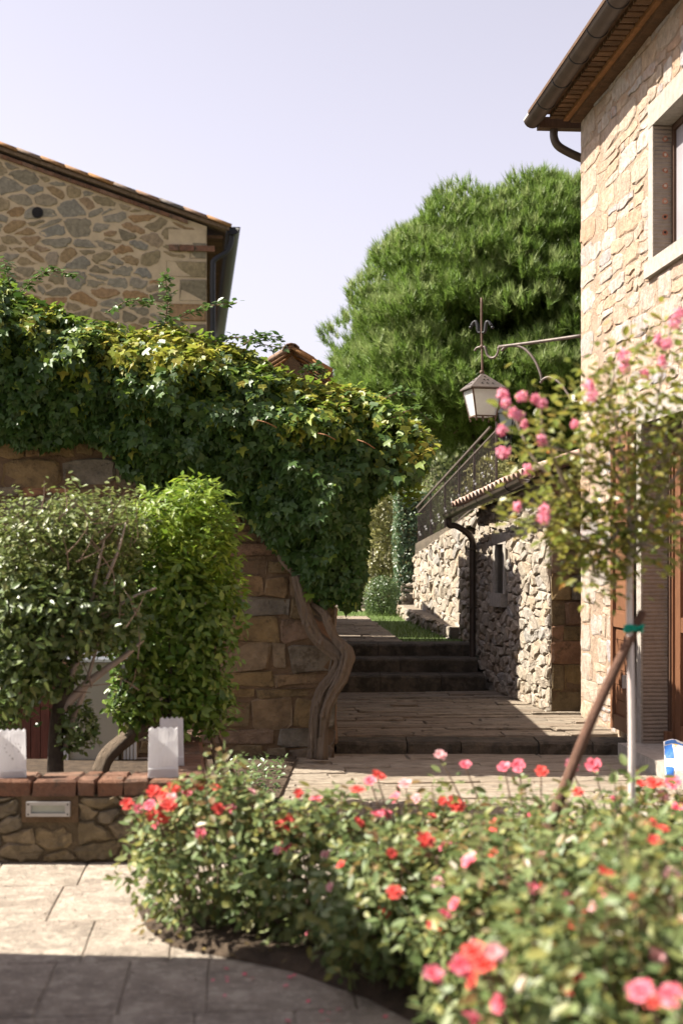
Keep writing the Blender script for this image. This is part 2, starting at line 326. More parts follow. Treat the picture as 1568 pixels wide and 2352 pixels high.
def courses(a0, a1, b0, b1, hs, ws, rg=R, wob=.008):
    """rectangular blocks laid in courses; hs, ws = (min, max)"""
    cells = []; b = b0
    while b < b1 - .02:
        h = min(rg.uniform(*hs), b1 - b)
        if b1 - (b + h) < hs[0] * .5: h = b1 - b
        a = a0 - rg.uniform(0, ws[0])
        while a < a1 - .01:
            w = rg.uniform(*ws); x0, x1 = max(a, a0), min(a + w, a1)
            if x1 - x0 > .04:
                j = lambda: rg.uniform(-wob, wob)
                cells.append([(x0 + j(), b + j()), (x1 + j(), b + j()), (x1 + j(), b + h + j()), (x0 + j(), b + h + j())])
            a += w
        b += h
    return cells
def minus(cells, holes):
    """cut rectangular holes (a0,a1,b0,b1) out of cells"""
    out = []
    for p in cells:
        for (a0, a1, b0, b1) in holes:
            x0, x1 = min(q[0] for q in p), max(q[0] for q in p); y0, y1 = min(q[1] for q in p), max(q[1] for q in p)
            if x1 <= a0 or x0 >= a1 or y1 <= b0 or y0 >= b1: continue
            c = centroid(p); sides = [(a0 - c[0], (a0, 0, 1, 0)), (c[0] - a1, (a1, 0, -1, 0)), (b0 - c[1], (0, b0, 0, 1)), (c[1] - b1, (0, b1, 0, -1))]
            best = max(sides, key=lambda s: s[0])
            if best[0] < -.02: p = []; break
            p = clip(p, *best[1])
            if len(p) < 3: p = []; break
        if p and abs(area(p)) > .0012: out.append(p)
    return out
def stone_geo(poly, fr, gap, out, rg, rnd=.2, wob=.006, dome=.5, sink=.02, face=.8, tilt=1.0, sub=0.0):
    p = inset(poly, gap / 2)
    if len(p) < 3: return None
    q = []                                        # merge points that nearly coincide
    for a in p:
        if not q or math.hypot(a[0] - q[-1][0], a[1] - q[-1][1]) > .014: q.append(a)
    if len(q) > 3 and math.hypot(q[0][0] - q[-1][0], q[0][1] - q[-1][1]) <= .014: q.pop()
    p = q
    if len(p) < 3: return None
    if rnd:
        q = []; n = len(p)
        for i in range(n):
            a, b = p[i], p[(i + 1) % n]; f = rnd * rg.uniform(.5, 1.3)
            q.append((a[0] + (b[0] - a[0]) * f, a[1] + (b[1] - a[1]) * f)); q.append((a[0] + (b[0] - a[0]) * (1 - f), a[1] + (b[1] - a[1]) * (1 - f)))
        p = q
    if sub:
        q = []
        for i in range(len(p)):
            a, b = p[i], p[(i + 1) % len(p)]; q.append(a); l = math.hypot(b[0] - a[0], b[1] - a[1])
            if l > .07: q.append(((a[0] + b[0]) / 2 + rg.uniform(-sub, sub), (a[1] + b[1]) / 2 + rg.uniform(-sub, sub)))
        p = q
    p = [(a + rg.uniform(-wob, wob), b + rg.uniform(-wob, wob)) for a, b in p]
    c = centroid(p); n = len(p); V = []; Fc = []
    h = out * rg.uniform(.45, 1.4); tx, ty = rg.uniform(-.10, .10) * tilt, rg.uniform(-.12, .12) * tilt
    for a, b in p: V.append(fr(a, b, -sink))
    for a, b in p: V.append(fr(a, b, h * (1 - dome) + rg.uniform(-.15, .15) * out))
    for a, b in p:
        f = face * rg.uniform(.88, 1.06); x, y = c[0] + (a - c[0]) * f, c[1] + (b - c[1]) * f
        V.append(fr(x, y, h + (a - c[0]) * tx + (b - c[1]) * ty + rg.uniform(-.22, .22) * out))
    V.append(fr(c[0] + rg.uniform(-.2, .2) * (p[0][0] - c[0]), c[1], h * 1.05 + rg.uniform(-.2, .25) * out))
    for i in range(n):
        j = (i + 1) % n
        Fc.append((i, j, n + j, n + i)); Fc.append((n + i, n + j, 2 * n + j, 2 * n + i)); Fc.append((2 * n + i, 2 * n + j, 3 * n))
    return V, Fc
def in_view(p, m=40):
    if p.y < .5: return False
    x = 784 + F * p.x / p.y; y = 1280 - F * (p.z - EYE) / p.y
    return -m < x < 1568 + m and -m < y < 2352 + m
def lay(cells, fr, parent, m, gap=.02, out=.02, name='stone', limit=300, rg=R, smooth=False, **kw):
    """each visible stone a part of its own, the rest joined as one part"""
    seen, rest = [], []
    for p in cells:
        c = centroid(p); (seen if in_view(fr(c[0], c[1])) else rest).append(p)
    seen.sort(key=lambda p: -abs(area(p)) / fr(*centroid(p)).y ** 2)
    rest += seen[limit:]
    for p in seen[:limit]:
        g = stone_geo(p, fr, gap, out, rg, **kw)
        if g: raw(name, g[0], g[1], m, parent, smooth=smooth)
    mb = MB()
    for p in rest:
        g = stone_geo(p, fr, gap, out, rg, **kw)
        if g: mb.add(*g)
    if mb.V: mb.build(name + 'work', m, parent, smooth=smooth, kind='stuff')
def wall_body(name, fr, A, B, holes, depth, m, parent, top=None):
    """wall with openings: front, reveals, back and edges"""
    mb = MB(); a_ = sorted(set([A[0], A[1]] + [h[i] for h in holes for i in (0, 1) if A[0] < h[i] < A[1]]))
    b_ = sorted(set([B[0], B[1]] + [h[i] for h in holes for i in (2, 3) if B[0] < h[i] < B[1]]))
    T = (lambda a, b: b) if top is None else (lambda a, b: min(b, top(a)) if b == B[1] else b)
    def hole(i, j):
        if not (0 <= i < len(a_) - 1 and 0 <= j < len(b_) - 1): return True
        x, y = (a_[i] + a_[i + 1]) / 2, (b_[j] + b_[j + 1]) / 2
        return any(h[0] < x < h[1] and h[2] < y < h[3] for h in holes)
    for i in range(len(a_) - 1):
        for j in range(len(b_) - 1):
            if hole(i, j): continue
            x0, x1, y0, y1 = a_[i], a_[i + 1], b_[j], b_[j + 1]
            f = lambda a, b, c: fr(a, T(a, b), c)
            mb.add([f(x0, y0, 0), f(x1, y0, 0), f(x1, y1, 0), f(x0, y1, 0)], [(0, 1, 2, 3)])
            mb.add([f(x0, y0, -depth), f(x1, y0, -depth), f(x1, y1, -depth), f(x0, y1, -depth)], [(3, 2, 1, 0)])
            for di, dj, e in ((-1, 0, ((x0, y0), (x0, y1))), (1, 0, ((x1, y0), (x1, y1))), (0, -1, ((x0, y0), (x1, y0))), (0, 1, ((x0, y1), (x1, y1)))):
                if hole(i + di, j + dj):
                    (p, q), (r, s) = e; mb.add([f(p, q, 0), f(r, s, 0), f(r, s, -depth), f(p, q, -depth)], [(0, 1, 2, 3)])
    return mb.build(name, m, parent, origin=fr(A[0], B[0]))

# ------------------------------------------------------------------ leaves
def tmpl(pts, tris): return np.array(pts, float), np.array(tris, int)
T_OVAL = tmpl([(0,0,0),(-.26,.35,.05),(.26,.35,.05),(-.2,.72,.03),(.2,.72,.03),(0,1,-.06),(0,.5,-.03)], [(0,6,1),(0,2,6),(1,6,3),(2,4,6),(3,6,5),(6,4,5)])
T_IVY = tmpl([(0,0,0),(-.42,.05,.02),(-.5,.42,-.05),(-.2,.5,.04),(0,1,-.1),(.2,.5,.04),(.5,.42,-.05),(.42,.05,.02),(0,.35,-.03)],
             [(0,8,1),(1,8,2),(2,8,3),(3,8,4),(4,8,5),(5,8,6),(6,8,7),(7,8,0)])
T_LANCE = tmpl([(0,0,0),(-.15,.4,.03),(.15,.4,.03),(0,1,-.08),(0,.45,-.02)], [(0,4,1),(0,2,4),(1,4,3),(4,2,3)])
T_DIA = tmpl([(0,0,0),(-.3,.5,.06),(.3,.5,.06),(0,1,0)], [(0,2,1),(1,2,3)])
T_BLADE = tmpl([(-.04,0,0),(.04,0,0),(.06,.55,.05),(0,1,.2)], [(0,1,2),(0,2,3)])
def norm(a): return a / np.maximum(np.linalg.norm(a, axis=1, keepdims=True), 1e-9)
def leaves(name, T, pos, nrm, along, size, m, parent=None, kind='stuff', origin=None):
    """one mesh of many leaves: pos, face normal, growing direction, size"""
    V0, T0 = T; n = len(pos)
    pos = np.asarray(pos, float); nrm = norm(np.asarray(nrm, float)); al = np.asarray(along, float)
    al = norm(al - nrm * (al * nrm).sum(1, keepdims=True)); sx = np.cross(al, nrm)
    sz = np.broadcast_to(np.asarray(size, float), (n,))[:, None, None]
    V = pos[:, None, :] + sz * (V0[None, :, 0, None] * sx[:, None, :] + V0[None, :, 1, None] * al[:, None, :] + V0[None, :, 2, None] * nrm[:, None, :])
    V = V.reshape(-1, 3); T_ = (T0[None] + (np.arange(n) * len(V0))[:, None, None]).reshape(-1, 3)
    c = np.array(origin if origin is not None else (WL[parent.name] if parent else V.mean(0)), float)
    me = bpy.data.meshes.new(name); me.vertices.add(len(V)); me.vertices.foreach_set('co', (V - c).ravel())
    me.loops.add(T_.size); me.loops.foreach_set('vertex_index', T_.ravel().astype(np.int32))
    me.polygons.add(len(T_)); me.polygons.foreach_set('loop_start', np.arange(0, T_.size, 3, dtype=np.int32))
    me.polygons.foreach_set('loop_total', np.full(len(T_), 3, dtype=np.int32))
    me.update(calc_edges=True); me.materials.append(M[m])
    o = bpy.data.objects.new(name, me); link(o, parent, c)
    if kind: o['kind'] = kind
    return o
def leaf_mesh(name, T, m, size):
    me = bpy.data.meshes.new(name); me.from_pydata([tuple(v * size) for v in T[0]], [], [tuple(int(i) for i in t) for t in T[1]]); me.update()
    me.materials.append(M[m]); return me
def rvec(n): return norm(NR.normal(size=(n, 3)))
def blob(n, c, r, shell=.45, low=-1.0, lump=.22, freq=2.2):
    """points and outward normals in a lumpy ellipsoid, denser towards its surface"""
    d = rvec(n * 2); d = d[d[:, 2] > low][:n]
    f = np.array([noise.noise(Vector(x * freq) + Vector(c)) for x in d])
    q = (1 - shell * NR.random(len(d)) ** 1.6) * (1 + lump * f)
    r = np.array(r); return np.array(c) + d * r * q[:, None], norm(d / r)

# ================================================================== GROUND
g = raw('ground', [(-300, -60, -.05), (300, -60, -.05), (300, 700, -.05), (-300, 700, -.05)], [(0, 1, 2, 3)], 'earth', kind='structure')

def slabs(root, cells, frame, m, top, thick, wobz=.004, limit=300, gap=.012, edge=.006):
    """paving slabs: u = across, v = away, raised to top(x, y)"""
    n = 0; mb = MB()
    for p in sorted(cells, key=lambda p: -abs(area(p)) / max(1, frame(*centroid(p)).y) ** 3):
        p = inset(p, gap / 2)
        if len(p) < 3: continue
        q = []; k = len(p)
        for i in range(k):
            a, b = p[i], p[(i + 1) % k]
            for t in (0, .33, .66):
                j = edge if t else edge * .4
                q.append((a[0] + (b[0] - a[0]) * t + R.uniform(-j, j), a[1] + (b[1] - a[1]) * t + R.uniform(-j, j)))
        p = q; k = len(p); c = centroid(p); dz = R.uniform(-wobz, wobz); tx, ty = R.uniform(-wobz, wobz) * 1.2, R.uniform(-wobz, wobz) * 3
        V = []; z0 = [top(*frame(a, b).to_2d()) + dz + (a - c[0]) * tx + (b - c[1]) * ty for a, b in p]
        for (a, b), z in zip(p, z0): w = frame(a, b); V.append((w.x, w.y, z - thick))
        for (a, b), z in zip(p, z0): w = frame(a, b); V.append((w.x, w.y, z - .006))
        for (a, b), z in zip(p, z0):
            w = frame(a + max(-.006, min(.006, (c[0] - a) * .04)), b + max(-.006, min(.006, (c[1] - b) * .06))); V.append((w.x, w.y, z))
        Fc = [(i, (i + 1) % k, k + (i + 1) % k, k + i) for i in range(k)] + [(k + i, k + (i + 1) % k, 2 * k + (i + 1) % k, 2 * k + i) for i in range(k)] + [tuple(range(2 * k, 3 * k))]
        if n < limit and in_view(Vector(V[-1]), 60): raw('slab', V, Fc, m, root); n += 1
        else: mb.add(V, Fc)
    if mb.V: mb.build('slabwork', m, root, kind='stuff')
class GF:
    """ground frame: a across, b away, turned like the house"""
    def __init__(s, x, y, d): s.o = Vector((x, y)); s.v = Vector((d, 1)).normalized(); s.u = Vector((s.v.y, -s.v.x))
    def __call__(s, a, b): q = s.o + s.u * a + s.v * b; return Vector((q.x, q.y, 0))
gf = GF(0, 0, -.075)
court = raw('pavement', [(-6, -1, -.008), (6, -1, -.008), (6, 12.2, -.008), (-6, 12.2, -.008)], [(0, 1, 2, 3)], 'grout', kind='structure')
rg = random.Random(3); cells = []
b = 2.0
while b < 8.6:                                    # smooth slabs, columns running away from the camera
    d = rg.uniform(.55, .95); a = -4.2 + rg.uniform(0, .3)
    while a < 3.0:
        w = rg.choice((.30, .36, .46, .32, .55)); cells.append([(a, b), (a + w, b), (a + w, b + d), (a, b + d)]); a += w
    b += d
slabs(court, [c for c in cells if not (centroid(c)[0] > 1.0 and centroid(c)[1] < 6)], gf, 'slab', lambda x, y: 0.0, .028, wobz=.0015, gap=.005, edge=.004)
cells = []; b = 8.62
while b < 12.5:                                   # rough riven strips nearer the steps
    d = rg.uniform(.12, .3); a = -1.6 + rg.uniform(-.6, 0)
    while a < 4.2:
        w = rg.uniform(.5, 1.3); cells.append([(a, b), (a + w, b + rg.uniform(-.02, .02)), (a + w, b + d + rg.uniform(-.02, .02)), (a, b + d)]); a += w
    b += d
slabs(court, cells, gf, 'pale_riven', lambda x, y: 0.002, .03, wobz=.006, edge=.014)

up = raw('upper_pavement', [(-.6, 12.1, .07), (3.2, 12.1, .07), (3.0, 16.6, .07), (-.8, 16.6, .07)], [(0, 1, 2, 3)], 'grout', kind='structure')
cells = []; b = 12.28
while b < 16.8:
    d = rg.uniform(.1, .26); a = -.9 + rg.uniform(-.6, 0)
    while a < 4.0:
        w = rg.uniform(.45, 1.2); cells.append([(a, b + rg.uniform(-.02, .02)), (a + w, b + rg.uniform(-.02, .02)), (a + w, b + d), (a, b + d)]); a += w
    b += d
slabs(up, [c for c in cells if gf(*centroid(c)).y < 16.5], gf, 'rough_slab', lambda x, y: .105, .03, wobz=.012, edge=.018)

def rough_block(x0, x1, y0, y1, z0, z1, seed, nx=10, amp=.012):
    """long stone with a worn, uneven front edge"""
    mb = MB(); V = []; rr = random.Random(seed); pr = []
    for i in range(nx + 1):
        x = x0 + (x1 - x0) * i / nx; e = rr.uniform(-amp, amp); h = rr.uniform(-amp, amp) * .7
        V += [(x, y0 + e, z0), (x, y0 + e * .8 + rr.uniform(-amp, amp) * .5, (z0 + z1) / 2), (x, y0 + e + .004, z1 - .02 + h), (x, y0 + e + .03, z1 + h * .6), (x, y1, z1 + h * .3), (x, y1, z0)]
    Fc = []
    for i in range(nx):
        for j in range(6):
            k = i * 6; Fc.append((k + j, k + 6 + j, k + 6 + (j + 1) % 6, k + (j + 1) % 6))
    Fc.append((5, 4, 3, 2, 1, 0)); k = nx * 6; Fc.append(tuple(k + j for j in range(6)))
    return V, Fc
steps = thing('stone_steps', 'dark worn stone steps climbing between the vine wall and the outbuilding', 'steps', (.9, 16.4, .1))
for i, (y0, y1, z0, z1, xr) in enumerate(((16.4, 16.94, .05, .285, 1.66), (16.9, 17.44, .1, .445, 1.62), (17.4, 17.95, .2, .59, 1.58))):
    xs = [-.35, .45, 1.15, xr] if i != 1 else [-.35, .7, xr]
    for k in range(len(xs) - 1):
        V, Fc = rough_block(xs[k] + .004, xs[k + 1] - .004, y0, y1, z0, z1, 10 * i + k); raw('step', V, Fc, 'step', steps)
kerb = thing('stone_kerb', 'low dark kerb of worn blocks along the front of the raised paving', 'kerb', (1.1, 11.95, 0))
xs = [-.05, .55, 1.0, 1.65, 2.1, 2.42]
for k in range(len(xs) - 1):
    ya = 12.02 - .075 * (xs[k] + .1) * -1 * 0 - .04 * k * 0; V, Fc = rough_block(xs[k] + .004, xs[k + 1] - .004, 11.9, 12.28, -.02, .10 + .004 * (k % 2), 40 + k, nx=6); raw('block', V, Fc, 'step', kerb)

# lawn and path above the steps
lawn = raw('lawn', [(-4, 17.6, .555), (3.5, 17.6, .555), (3.5, 26, .874), (-4, 26, .874)], [(0, 1, 2, 3)], 'lawn', kind='structure')
path = raw('path', [(-.28, 17.9, .575), (.78, 17.9, .575), (.40, 21.8, .723), (-.25, 21.8, .723)], [(0, 1, 2, 3)], 'grout', kind='structure')
pc = []; b = 0.0
while b < 3.9:
    d = rg.uniform(.12, .3); w0 = .78 - .38 * (b + .1) / 3.9; a = -.28
    while a < w0 - .05:
        w = min(rg.uniform(.25, .6), w0 - a); pc.append([(a, b), (a + w, b), (a + w, b + d), (a, b + d)]); a += w
    b += d
class PF:
    def __call__(s, a, b): return Vector((a, 17.92 + b, 0))
slabs(path, pc, PF(), 'rough_slab', lambda x, y: .592 + .038 * (y - 17.9), .03, wobz=.006, edge=.012)
n = 9000; gx = NR.uniform(-2.5, 1.9, n); gy = NR.uniform(17.9, 24.5, n); px = .80 - .38 * (gy - 17.9) / 3.9
keep = ~((gx > -.3) & (gx < px) & (gy < 21.9)); gx, gy = gx[keep], gy[keep]; n = len(gx)
leaves('grass', T_BLADE, np.c_[gx, gy, .56 + .038 * (gy - 17.9)], np.c_[NR.normal(size=n), NR.normal(size=n), .3 * np.ones(n)], np.c_[NR.normal(size=n) * .3, NR.normal(size=n) * .3, np.ones(n)], NR.uniform(.045, .085, n), 'grass')

# terrace and hillside behind
def sheet(name, fx, xs, ys, m, kind='structure'):
    V = [(x, y, fx(x, y)) for y in ys for x in xs]; nx = len(xs)
    return raw(name, V, [(j * nx + i, j * nx + i + 1, (j + 1) * nx + i + 1, (j + 1) * nx + i) for j in range(len(ys) - 1) for i in range(nx - 1)], m, smooth=True, kind=kind)
def terr(x, y): return 1.62 + .75 * min(1, max(0, (22 - y) / 5)) * min(1, max(0, (x - .8))) + .25 * noise.noise(Vector((x * .4, y * .4, 0))) * (1 if y > 23 else 0)
sheet('terrace', lambda x, y: terr(x, y) - .08, [1.55 + .45 * i for i in range(26)], [17.6 + .5 * i for i in range(20)], 'earth')
sheet('hillside', lambda x, y: .7 + (y - 25) * .16 + .5 * noise.noise(Vector((x * .2, y * .2, 3))), [-14 + 2 * i for i in range(26)], [26 + 2.5 * i for i in range(18)], 'earth')
sheet('far_hill', lambda x, y: -1 + 27.5 * math.exp(-((x - 12) / 70) ** 2) * min(1, max(0, (y - 120) / 80)) + 3 * noise.noise(Vector((x * .06, y * .06, 1))), [-160 + 8 * i for i in range(46)], [120 + 10 * i for i in range(16)], 'far_hill')

# ================================================================== RIGHT HOUSE
u = Vector((.0805, -.9968, 0)); nrm_h = Vector((-.9968, -.0805, 0))
hf = Frame((2.32, 13.8, 0), u, nrm_h)
house = thing('stone_house', 'tall sunlit stone house with brown gutter, window and wooden door', 'house', hf(1.5, 0, -1))
WIN = (2.26, 3.62, 3.91, 5.31); DOOR = (2.08, 3.55, -.05, 2.75)
hw = wall_body('wall', hf, (0, 7.5), (-.05, 5.93), [WIN, DOOR], .45, 'house_mortar', house)
rh = random.Random(21)
quo = []; b = 0.08
while b < 5.85:
    h = min(rh.uniform(.17, .34), 5.9 - b); w = rh.uniform(.34, .72); quo.append([(0, b), (w, b + rh.uniform(-.01, .01)), (w + rh.uniform(-.03, .03), b + h), (0, b + h)]); b += h
cells = []; b = .06
while b < 5.88:
    h = min(rh.choice((.08, .10, .12, .15, .18, .22)), 5.9 - b); a = -rh.uniform(0, .3)
    while a < 4.3:
        w = rh.uniform(.13, .5) * (1.2 if h > .14 else 1)
        if h > .14 and rh.random() < .35:         # a tall place filled by two thin stones
            m_ = b + h * rh.uniform(.35, .65); cells += [[(a, b), (a + w, b + rh.uniform(-.02, .02)), (a + w, m_ + rh.uniform(-.02, .02)), (a, m_)], [(a, m_), (a + w, m_ + .01), (a + w, b + h), (a, b + h + rh.uniform(-.02, .02))]]
        else: cells.append([(a + rh.uniform(-.03, .03), b + rh.uniform(-.025, .025)), (a + w + rh.uniform(-.03, .03), b + rh.uniform(-.025, .025)), (a + w + rh.uniform(-.03, .03), b + h + rh.uniform(-.025, .025)), (a + rh.uniform(-.03, .03), b + h + rh.uniform(-.025, .025))])
        a += w
    b += h
cells = [c for c in cells if not any(q[0][1] - .02 < centroid(c)[1] < q[2][1] + .0 and centroid(c)[0] < q[1][0] + .1 for q in quo)]
cells = [clip(c, .36, 0, -1, 0) for c in cells]; cells = [c for c in cells if len(c) > 2]
cells = minus(quo + cells, [(WIN[0] - .0, WIN[1], WIN[2], WIN[3]), (DOOR[0] - .16, DOOR[1], -.1, DOOR[3] + .02)])
lay(cells, hf, hw, 'house_stone', gap=.016, out=.009, rg=rh, wob=.010, dome=.6, rnd=.2, face=.90, tilt=.3, sub=.010)
# the side facing the outbuilding and the rest of the house
MB().fbox(Frame(hf(0, 0, 0), -nrm_h, -u), .45, 7, -.05, 5.9, -.45, -.002).build('gable_wall', 'house_mortar', house)
hwin = MB().fbox(hf, WIN[0], WIN[0] + .12, WIN[2] + .13, WIN[3] - .19, -.14, .016).build('window', 'dressed', house)
MB().fbox(hf, WIN[0], WIN[1], WIN[3] - .188, WIN[3], -.14, .02).build('lintel', 'dressed', hwin)
MB().fbox(hf, WIN[0] - .03, WIN[1] + .03, WIN[2], WIN[2] + .128, -.14, .045).build('sill', 'dressed', hwin)
rv = MB().fbox(hf, WIN[0] + .118, WIN[0] + .124, WIN[2] + .128, WIN[3] - .19, -.138, .008).build('reveal', 'reveal', hwin)
for k in range(7):
    zc = WIN[3] - .30 - k * .125; mb = MB(); c = hf(WIN[0] + .126, zc, -.085)
    r0 = .024
    pts = [c - nrm_h * 0 + u * .002 + (nrm_h * math.cos(t) + Vector((0, 0, 1)) * math.sin(t)) * r0 * R.uniform(.75, 1.2) for t in [2 * math.pi * i / 9 for i in range(9)]]
    mb.add(pts + [p - u * .004 for p in pts], [tuple(range(9))] + [(i, (i + 1) % 9, 9 + (i + 1) % 9, 9 + i) for i in range(9)]); mb.build('rust_ring', 'rust_spot', hwin)
    pts = [c + u * .006 + (nrm_h * math.cos(t) + Vector((0, 0, 1)) * math.sin(t)) * .012 * R.uniform(.8, 1.2) for t in [2 * math.pi * i / 8 for i in range(8)]]
    MB().add(pts + [p - u * .006 for p in pts], [tuple(range(8))] + [(i, (i + 1) % 8, 8 + (i + 1) % 8, 8 + i) for i in range(8)]).build('plug', 'plug' if k < 5 else 'dark_hole', hwin)
MB().fbox(hf, WIN[0] + .125, WIN[0] + .165, WIN[2] + .13, WIN[3] - .19, -.20, -.142).fbox(hf, WIN[0] + .165, WIN[1], WIN[3] - .235, WIN[3] - .19, -.20, -.142).fbox(hf, WIN[0] + .165, WIN[1], WIN[2] + .13, WIN[2] + .17, -.20, -.142).build('frame', 'dark_wood', hwin)
MB().fbox(hf, WIN[0] + .165, WIN[1], WIN[2] + .17, WIN[3] - .235, -.185, -.165).build('pane', 'screen', hwin)
MB().fbox(hf, WIN[0] + .0, WIN[1] + .1, WIN[2] - .1, WIN[3] + .1, -.5, -.46).build('backing', 'dark_hole', hwin)
# door
hd = thing('wooden_door', 'brown plank door set in the grooved stone jamb of the tall house', 'door', hf(2.5, .15, -.2))
jb = MB().fbox(hf, DOOR[0] - .14, DOOR[0], -.02, DOOR[3], -.2, .02).build('jamb', 'dressed', hd)
tk = MB()
for k in range(92):
    z = .14 + k * .028; tk.fbox(hf, DOOR[0] - .012, DOOR[0] + .006, z, z + .015, .008, .026)
tk.build('tooled_edge', 'dressed', jb, kind='stuff')
MB().fbox(hf, DOOR[0] - .004, DOOR[0] + .003, .12, DOOR[3], -.2, .004).build('reveal', 'reveal', jb)
MB().fbox(hf, DOOR[0] - .14, DOOR[1], DOOR[3], DOOR[3] + .2, -.2, .022).build('lintel', 'dressed', hd)
d0 = DOOR[0] + .005
MB().fbox(hf, d0, d0 + .06, .14, DOOR[3], -.30, -.2).fbox(hf, d0 + .06, DOOR[1], DOOR[3] - .07, DOOR[3], -.30, -.2).build('frame', 'dark_wood', hd)
MB().fbox(hf, d0 + .062, d0 + .085, .16, DOOR[3] - .07, -.262, -.215).build('beading', 'wood', hd)
MB().fbox(hf, d0 + .085, d0 + .22, .16, DOOR[3] - .08, -.29, -.235).build('stile', 'wood', hd)
for z in (.16, 1.04, 1.9, 2.55):
    MB().fbox(hf, d0 + .22, DOOR[1], z, z + .12, -.288, -.238).build('rail', 'wood', hd)
z = .28
while z < 2.6:
    MB().fbox(hf, d0 + .22, DOOR[1], z + .003, z + .127, -.285, -.262 + R.uniform(-.003, .003)).build('plank', 'wood', hd); z += .13
MB().fbox(hf, DOOR[0] - .1, DOOR[1], -.05, DOOR[3], -.6, -.455).build('backing', 'dark_hole', hd)
MB().fbox(hf, d0 + .02, d0 + .1, .14, .22, -.21, -.16).build('foot_block', 'wood', hd)
V, Fc = [], []
thr = MB().fbox(hf, DOOR[0] - .06, DOOR[1] + .2, -.02, .115, -.42, .2).build('threshold', 'dressed', hd)
# open shutter leaf folded against the wall
sh = thing('door_shutter', 'dark wooden door shutter folded open against the sunlit stone wall', 'shutter', hf(1.6, .15, .05))
S0, S1 = 1.37, 1.90
for a0, a1 in ((S0, S0 + .07), (S1 - .07, S1)): MB().fbox(hf, a0, a1, .17, 2.72, .03, .085).build('stile', 'wood', sh)
for z in (.17, 1.05, 1.95, 2.6): MB().fbox(hf, S0 + .07, S1 - .07, z, z + .12, .035, .08).build('rail', 'wood', sh)
z = .29
while z < 2.6:
    MB().fbox(hf, S0 + .07, S1 - .07, z + .003, z + .127, .035, .058 + R.uniform(-.003, .003)).build('plank', 'wood', sh); z += .13
MB().fbox(hf, S0 - .015, S0 + .008, .16, .55, .04, .075).build('hinge', 'black_pipe', sh)
MB().fbox(hf, S1 - .06, S1 - .03, .55, .66, .085, .115).build('bolt', 'steel', sh)
# eaves
EX = .62                                          # how far the eaves run past the far corner
MB().fbox(hf, -.02, 7.5, 5.87, 5.97, -.05, .10).build('cornice', 'soffit', house)
eav = MB().fbox(hf, -.10, 7.5, 5.97, 6.00, -.1, .50).build('soffit_board', 'soffit', house)
a = -.10
while a < 5.2:
    l = min(.62, 5.2 - a); MB().fbox(hf, a + .006, a + l, 5.905, 5.955, .102, .15).build('terracotta_strip', 'terracotta', eav); a += l
a = -.10
while a < 5.2:
    MB().fbox(hf, a, a + .085, 5.925 + R.uniform(0, .008), 5.968, .155, .285).build('brick', 'soffit', eav)
    MB().fbox(hf, a + .085, a + .125, 5.945, 5.968, .158, .28).build('joint', 'house_mortar', eav); a += .125
rf = MB(); q = [hf(-.12, 6.0, .42), hf(7.5, 6.0, .42), hf(7.5, 7.6, -4.5), hf(-.12, 7.6, -4.5)]
rf.hexa([p for p in q] + [p + Vector((0, 0, .09)) for p in q]); roof = rf.build('roof', 'tile', house)
def arc_tile(L, r0, r1, m, name='tile', th=.014, n=6):
    V = []; 
    for y, r in ((0, r0), (L, r1)):
        for rr in (r, r - th):
            for i in range(n + 1):
                t = math.pi * i / n; V.append((-rr * math.cos(t), y, rr * math.sin(t) * .85))
    k = n + 1; Fc = []
    for i in range(n):
        Fc += [(i, i + 1, 2 * k + i + 1, 2 * k + i), (k + i + 1, k + i, 3 * k + i, 3 * k + i + 1), (i + 1, i, k + i, k + i + 1), (2 * k + i, 2 * k + i + 1, 3 * k + i + 1, 3 * k + i)]
    Fc += [(0, 2 * k, 3 * k, k), (n, k + n, 3 * k + n, 2 * k + n)]
    me = bpy.data.meshes.new(name); me.from_pydata(V, [], Fc); me.update(); me.materials.append(M[m]); me.shade_smooth(); return me
tm = arc_tile(.45, .095, .075, 'tile')
def quat_axes(y, z):
    y = Vector(y).normalized(); z = Vector(z); x = y.cross(z).normalized(); z = x.cross(y)
    return Matrix((x, y, z)).transposed().to_quaternion()
dn = (-nrm_h * 4.92 + Vector((0, 0, 1.6))).normalized(); upn = dn.cross(u).normalized(); upn = upn if upn.z > 0 else -upn
for k in range(20): inst('tile', tm, roof, hf(-.02 + k * .2, 6.05, .34), quat_axes(dn, upn))
def gutter_mesh(mb, p0, p1, r, n=10, lip=.008, upv=Vector((0, 0, 1))):
    t = (p1 - p0).normalized(); s = t.cross(upv).normalized(); k0 = len(mb.V); K = n + 1
    for p in (p0, p1):
        for rr in (r, r - lip):
            for i in range(K):
                th = math.pi * i / n; mb.V.append(tuple(p + s * math.cos(th) * rr - upv * math.sin(th) * rr))
    for i in range(n):
        mb.F += [(k0 + i, k0 + i + 1, k0 + 2 * K + i + 1, k0 + 2 * K + i), (k0 + K + i + 1, k0 + K + i, k0 + 3 * K + i, k0 + 3 * K + i + 1)]
    for b0 in (0, 2 * K): mb.F.append(tuple(k0 + b0 + i for i in range(K)))
    for i in (0, n): mb.F.append((k0 + i, k0 + 2 * K + i, k0 + 3 * K + i, k0 + K + i))
    return mb
gt = gutter_mesh(MB(), hf(-.34, 5.99, .405), hf(7.5, 5.99, .405), .088); gto = gt.build('gutter', 'gutter', house, smooth=True)
for k in range(9):
    a = .28 + k * .62; c = hf(a, 5.99, .405)
    pts = [c + nrm_h * math.cos(t) * .092 - Vector((0, 0, 1)) * math.sin(t) * .092 for t in [math.pi * i / 12 for i in range(13)]]
    MB().tube(pts, .006, 6).build('gutter_strap', 'black_pipe', gto)
MB().fbox(hf, -.34, -.22, 5.88, 5.985, -.3, .36).build('outlet_box', 'dark_wood', gto)
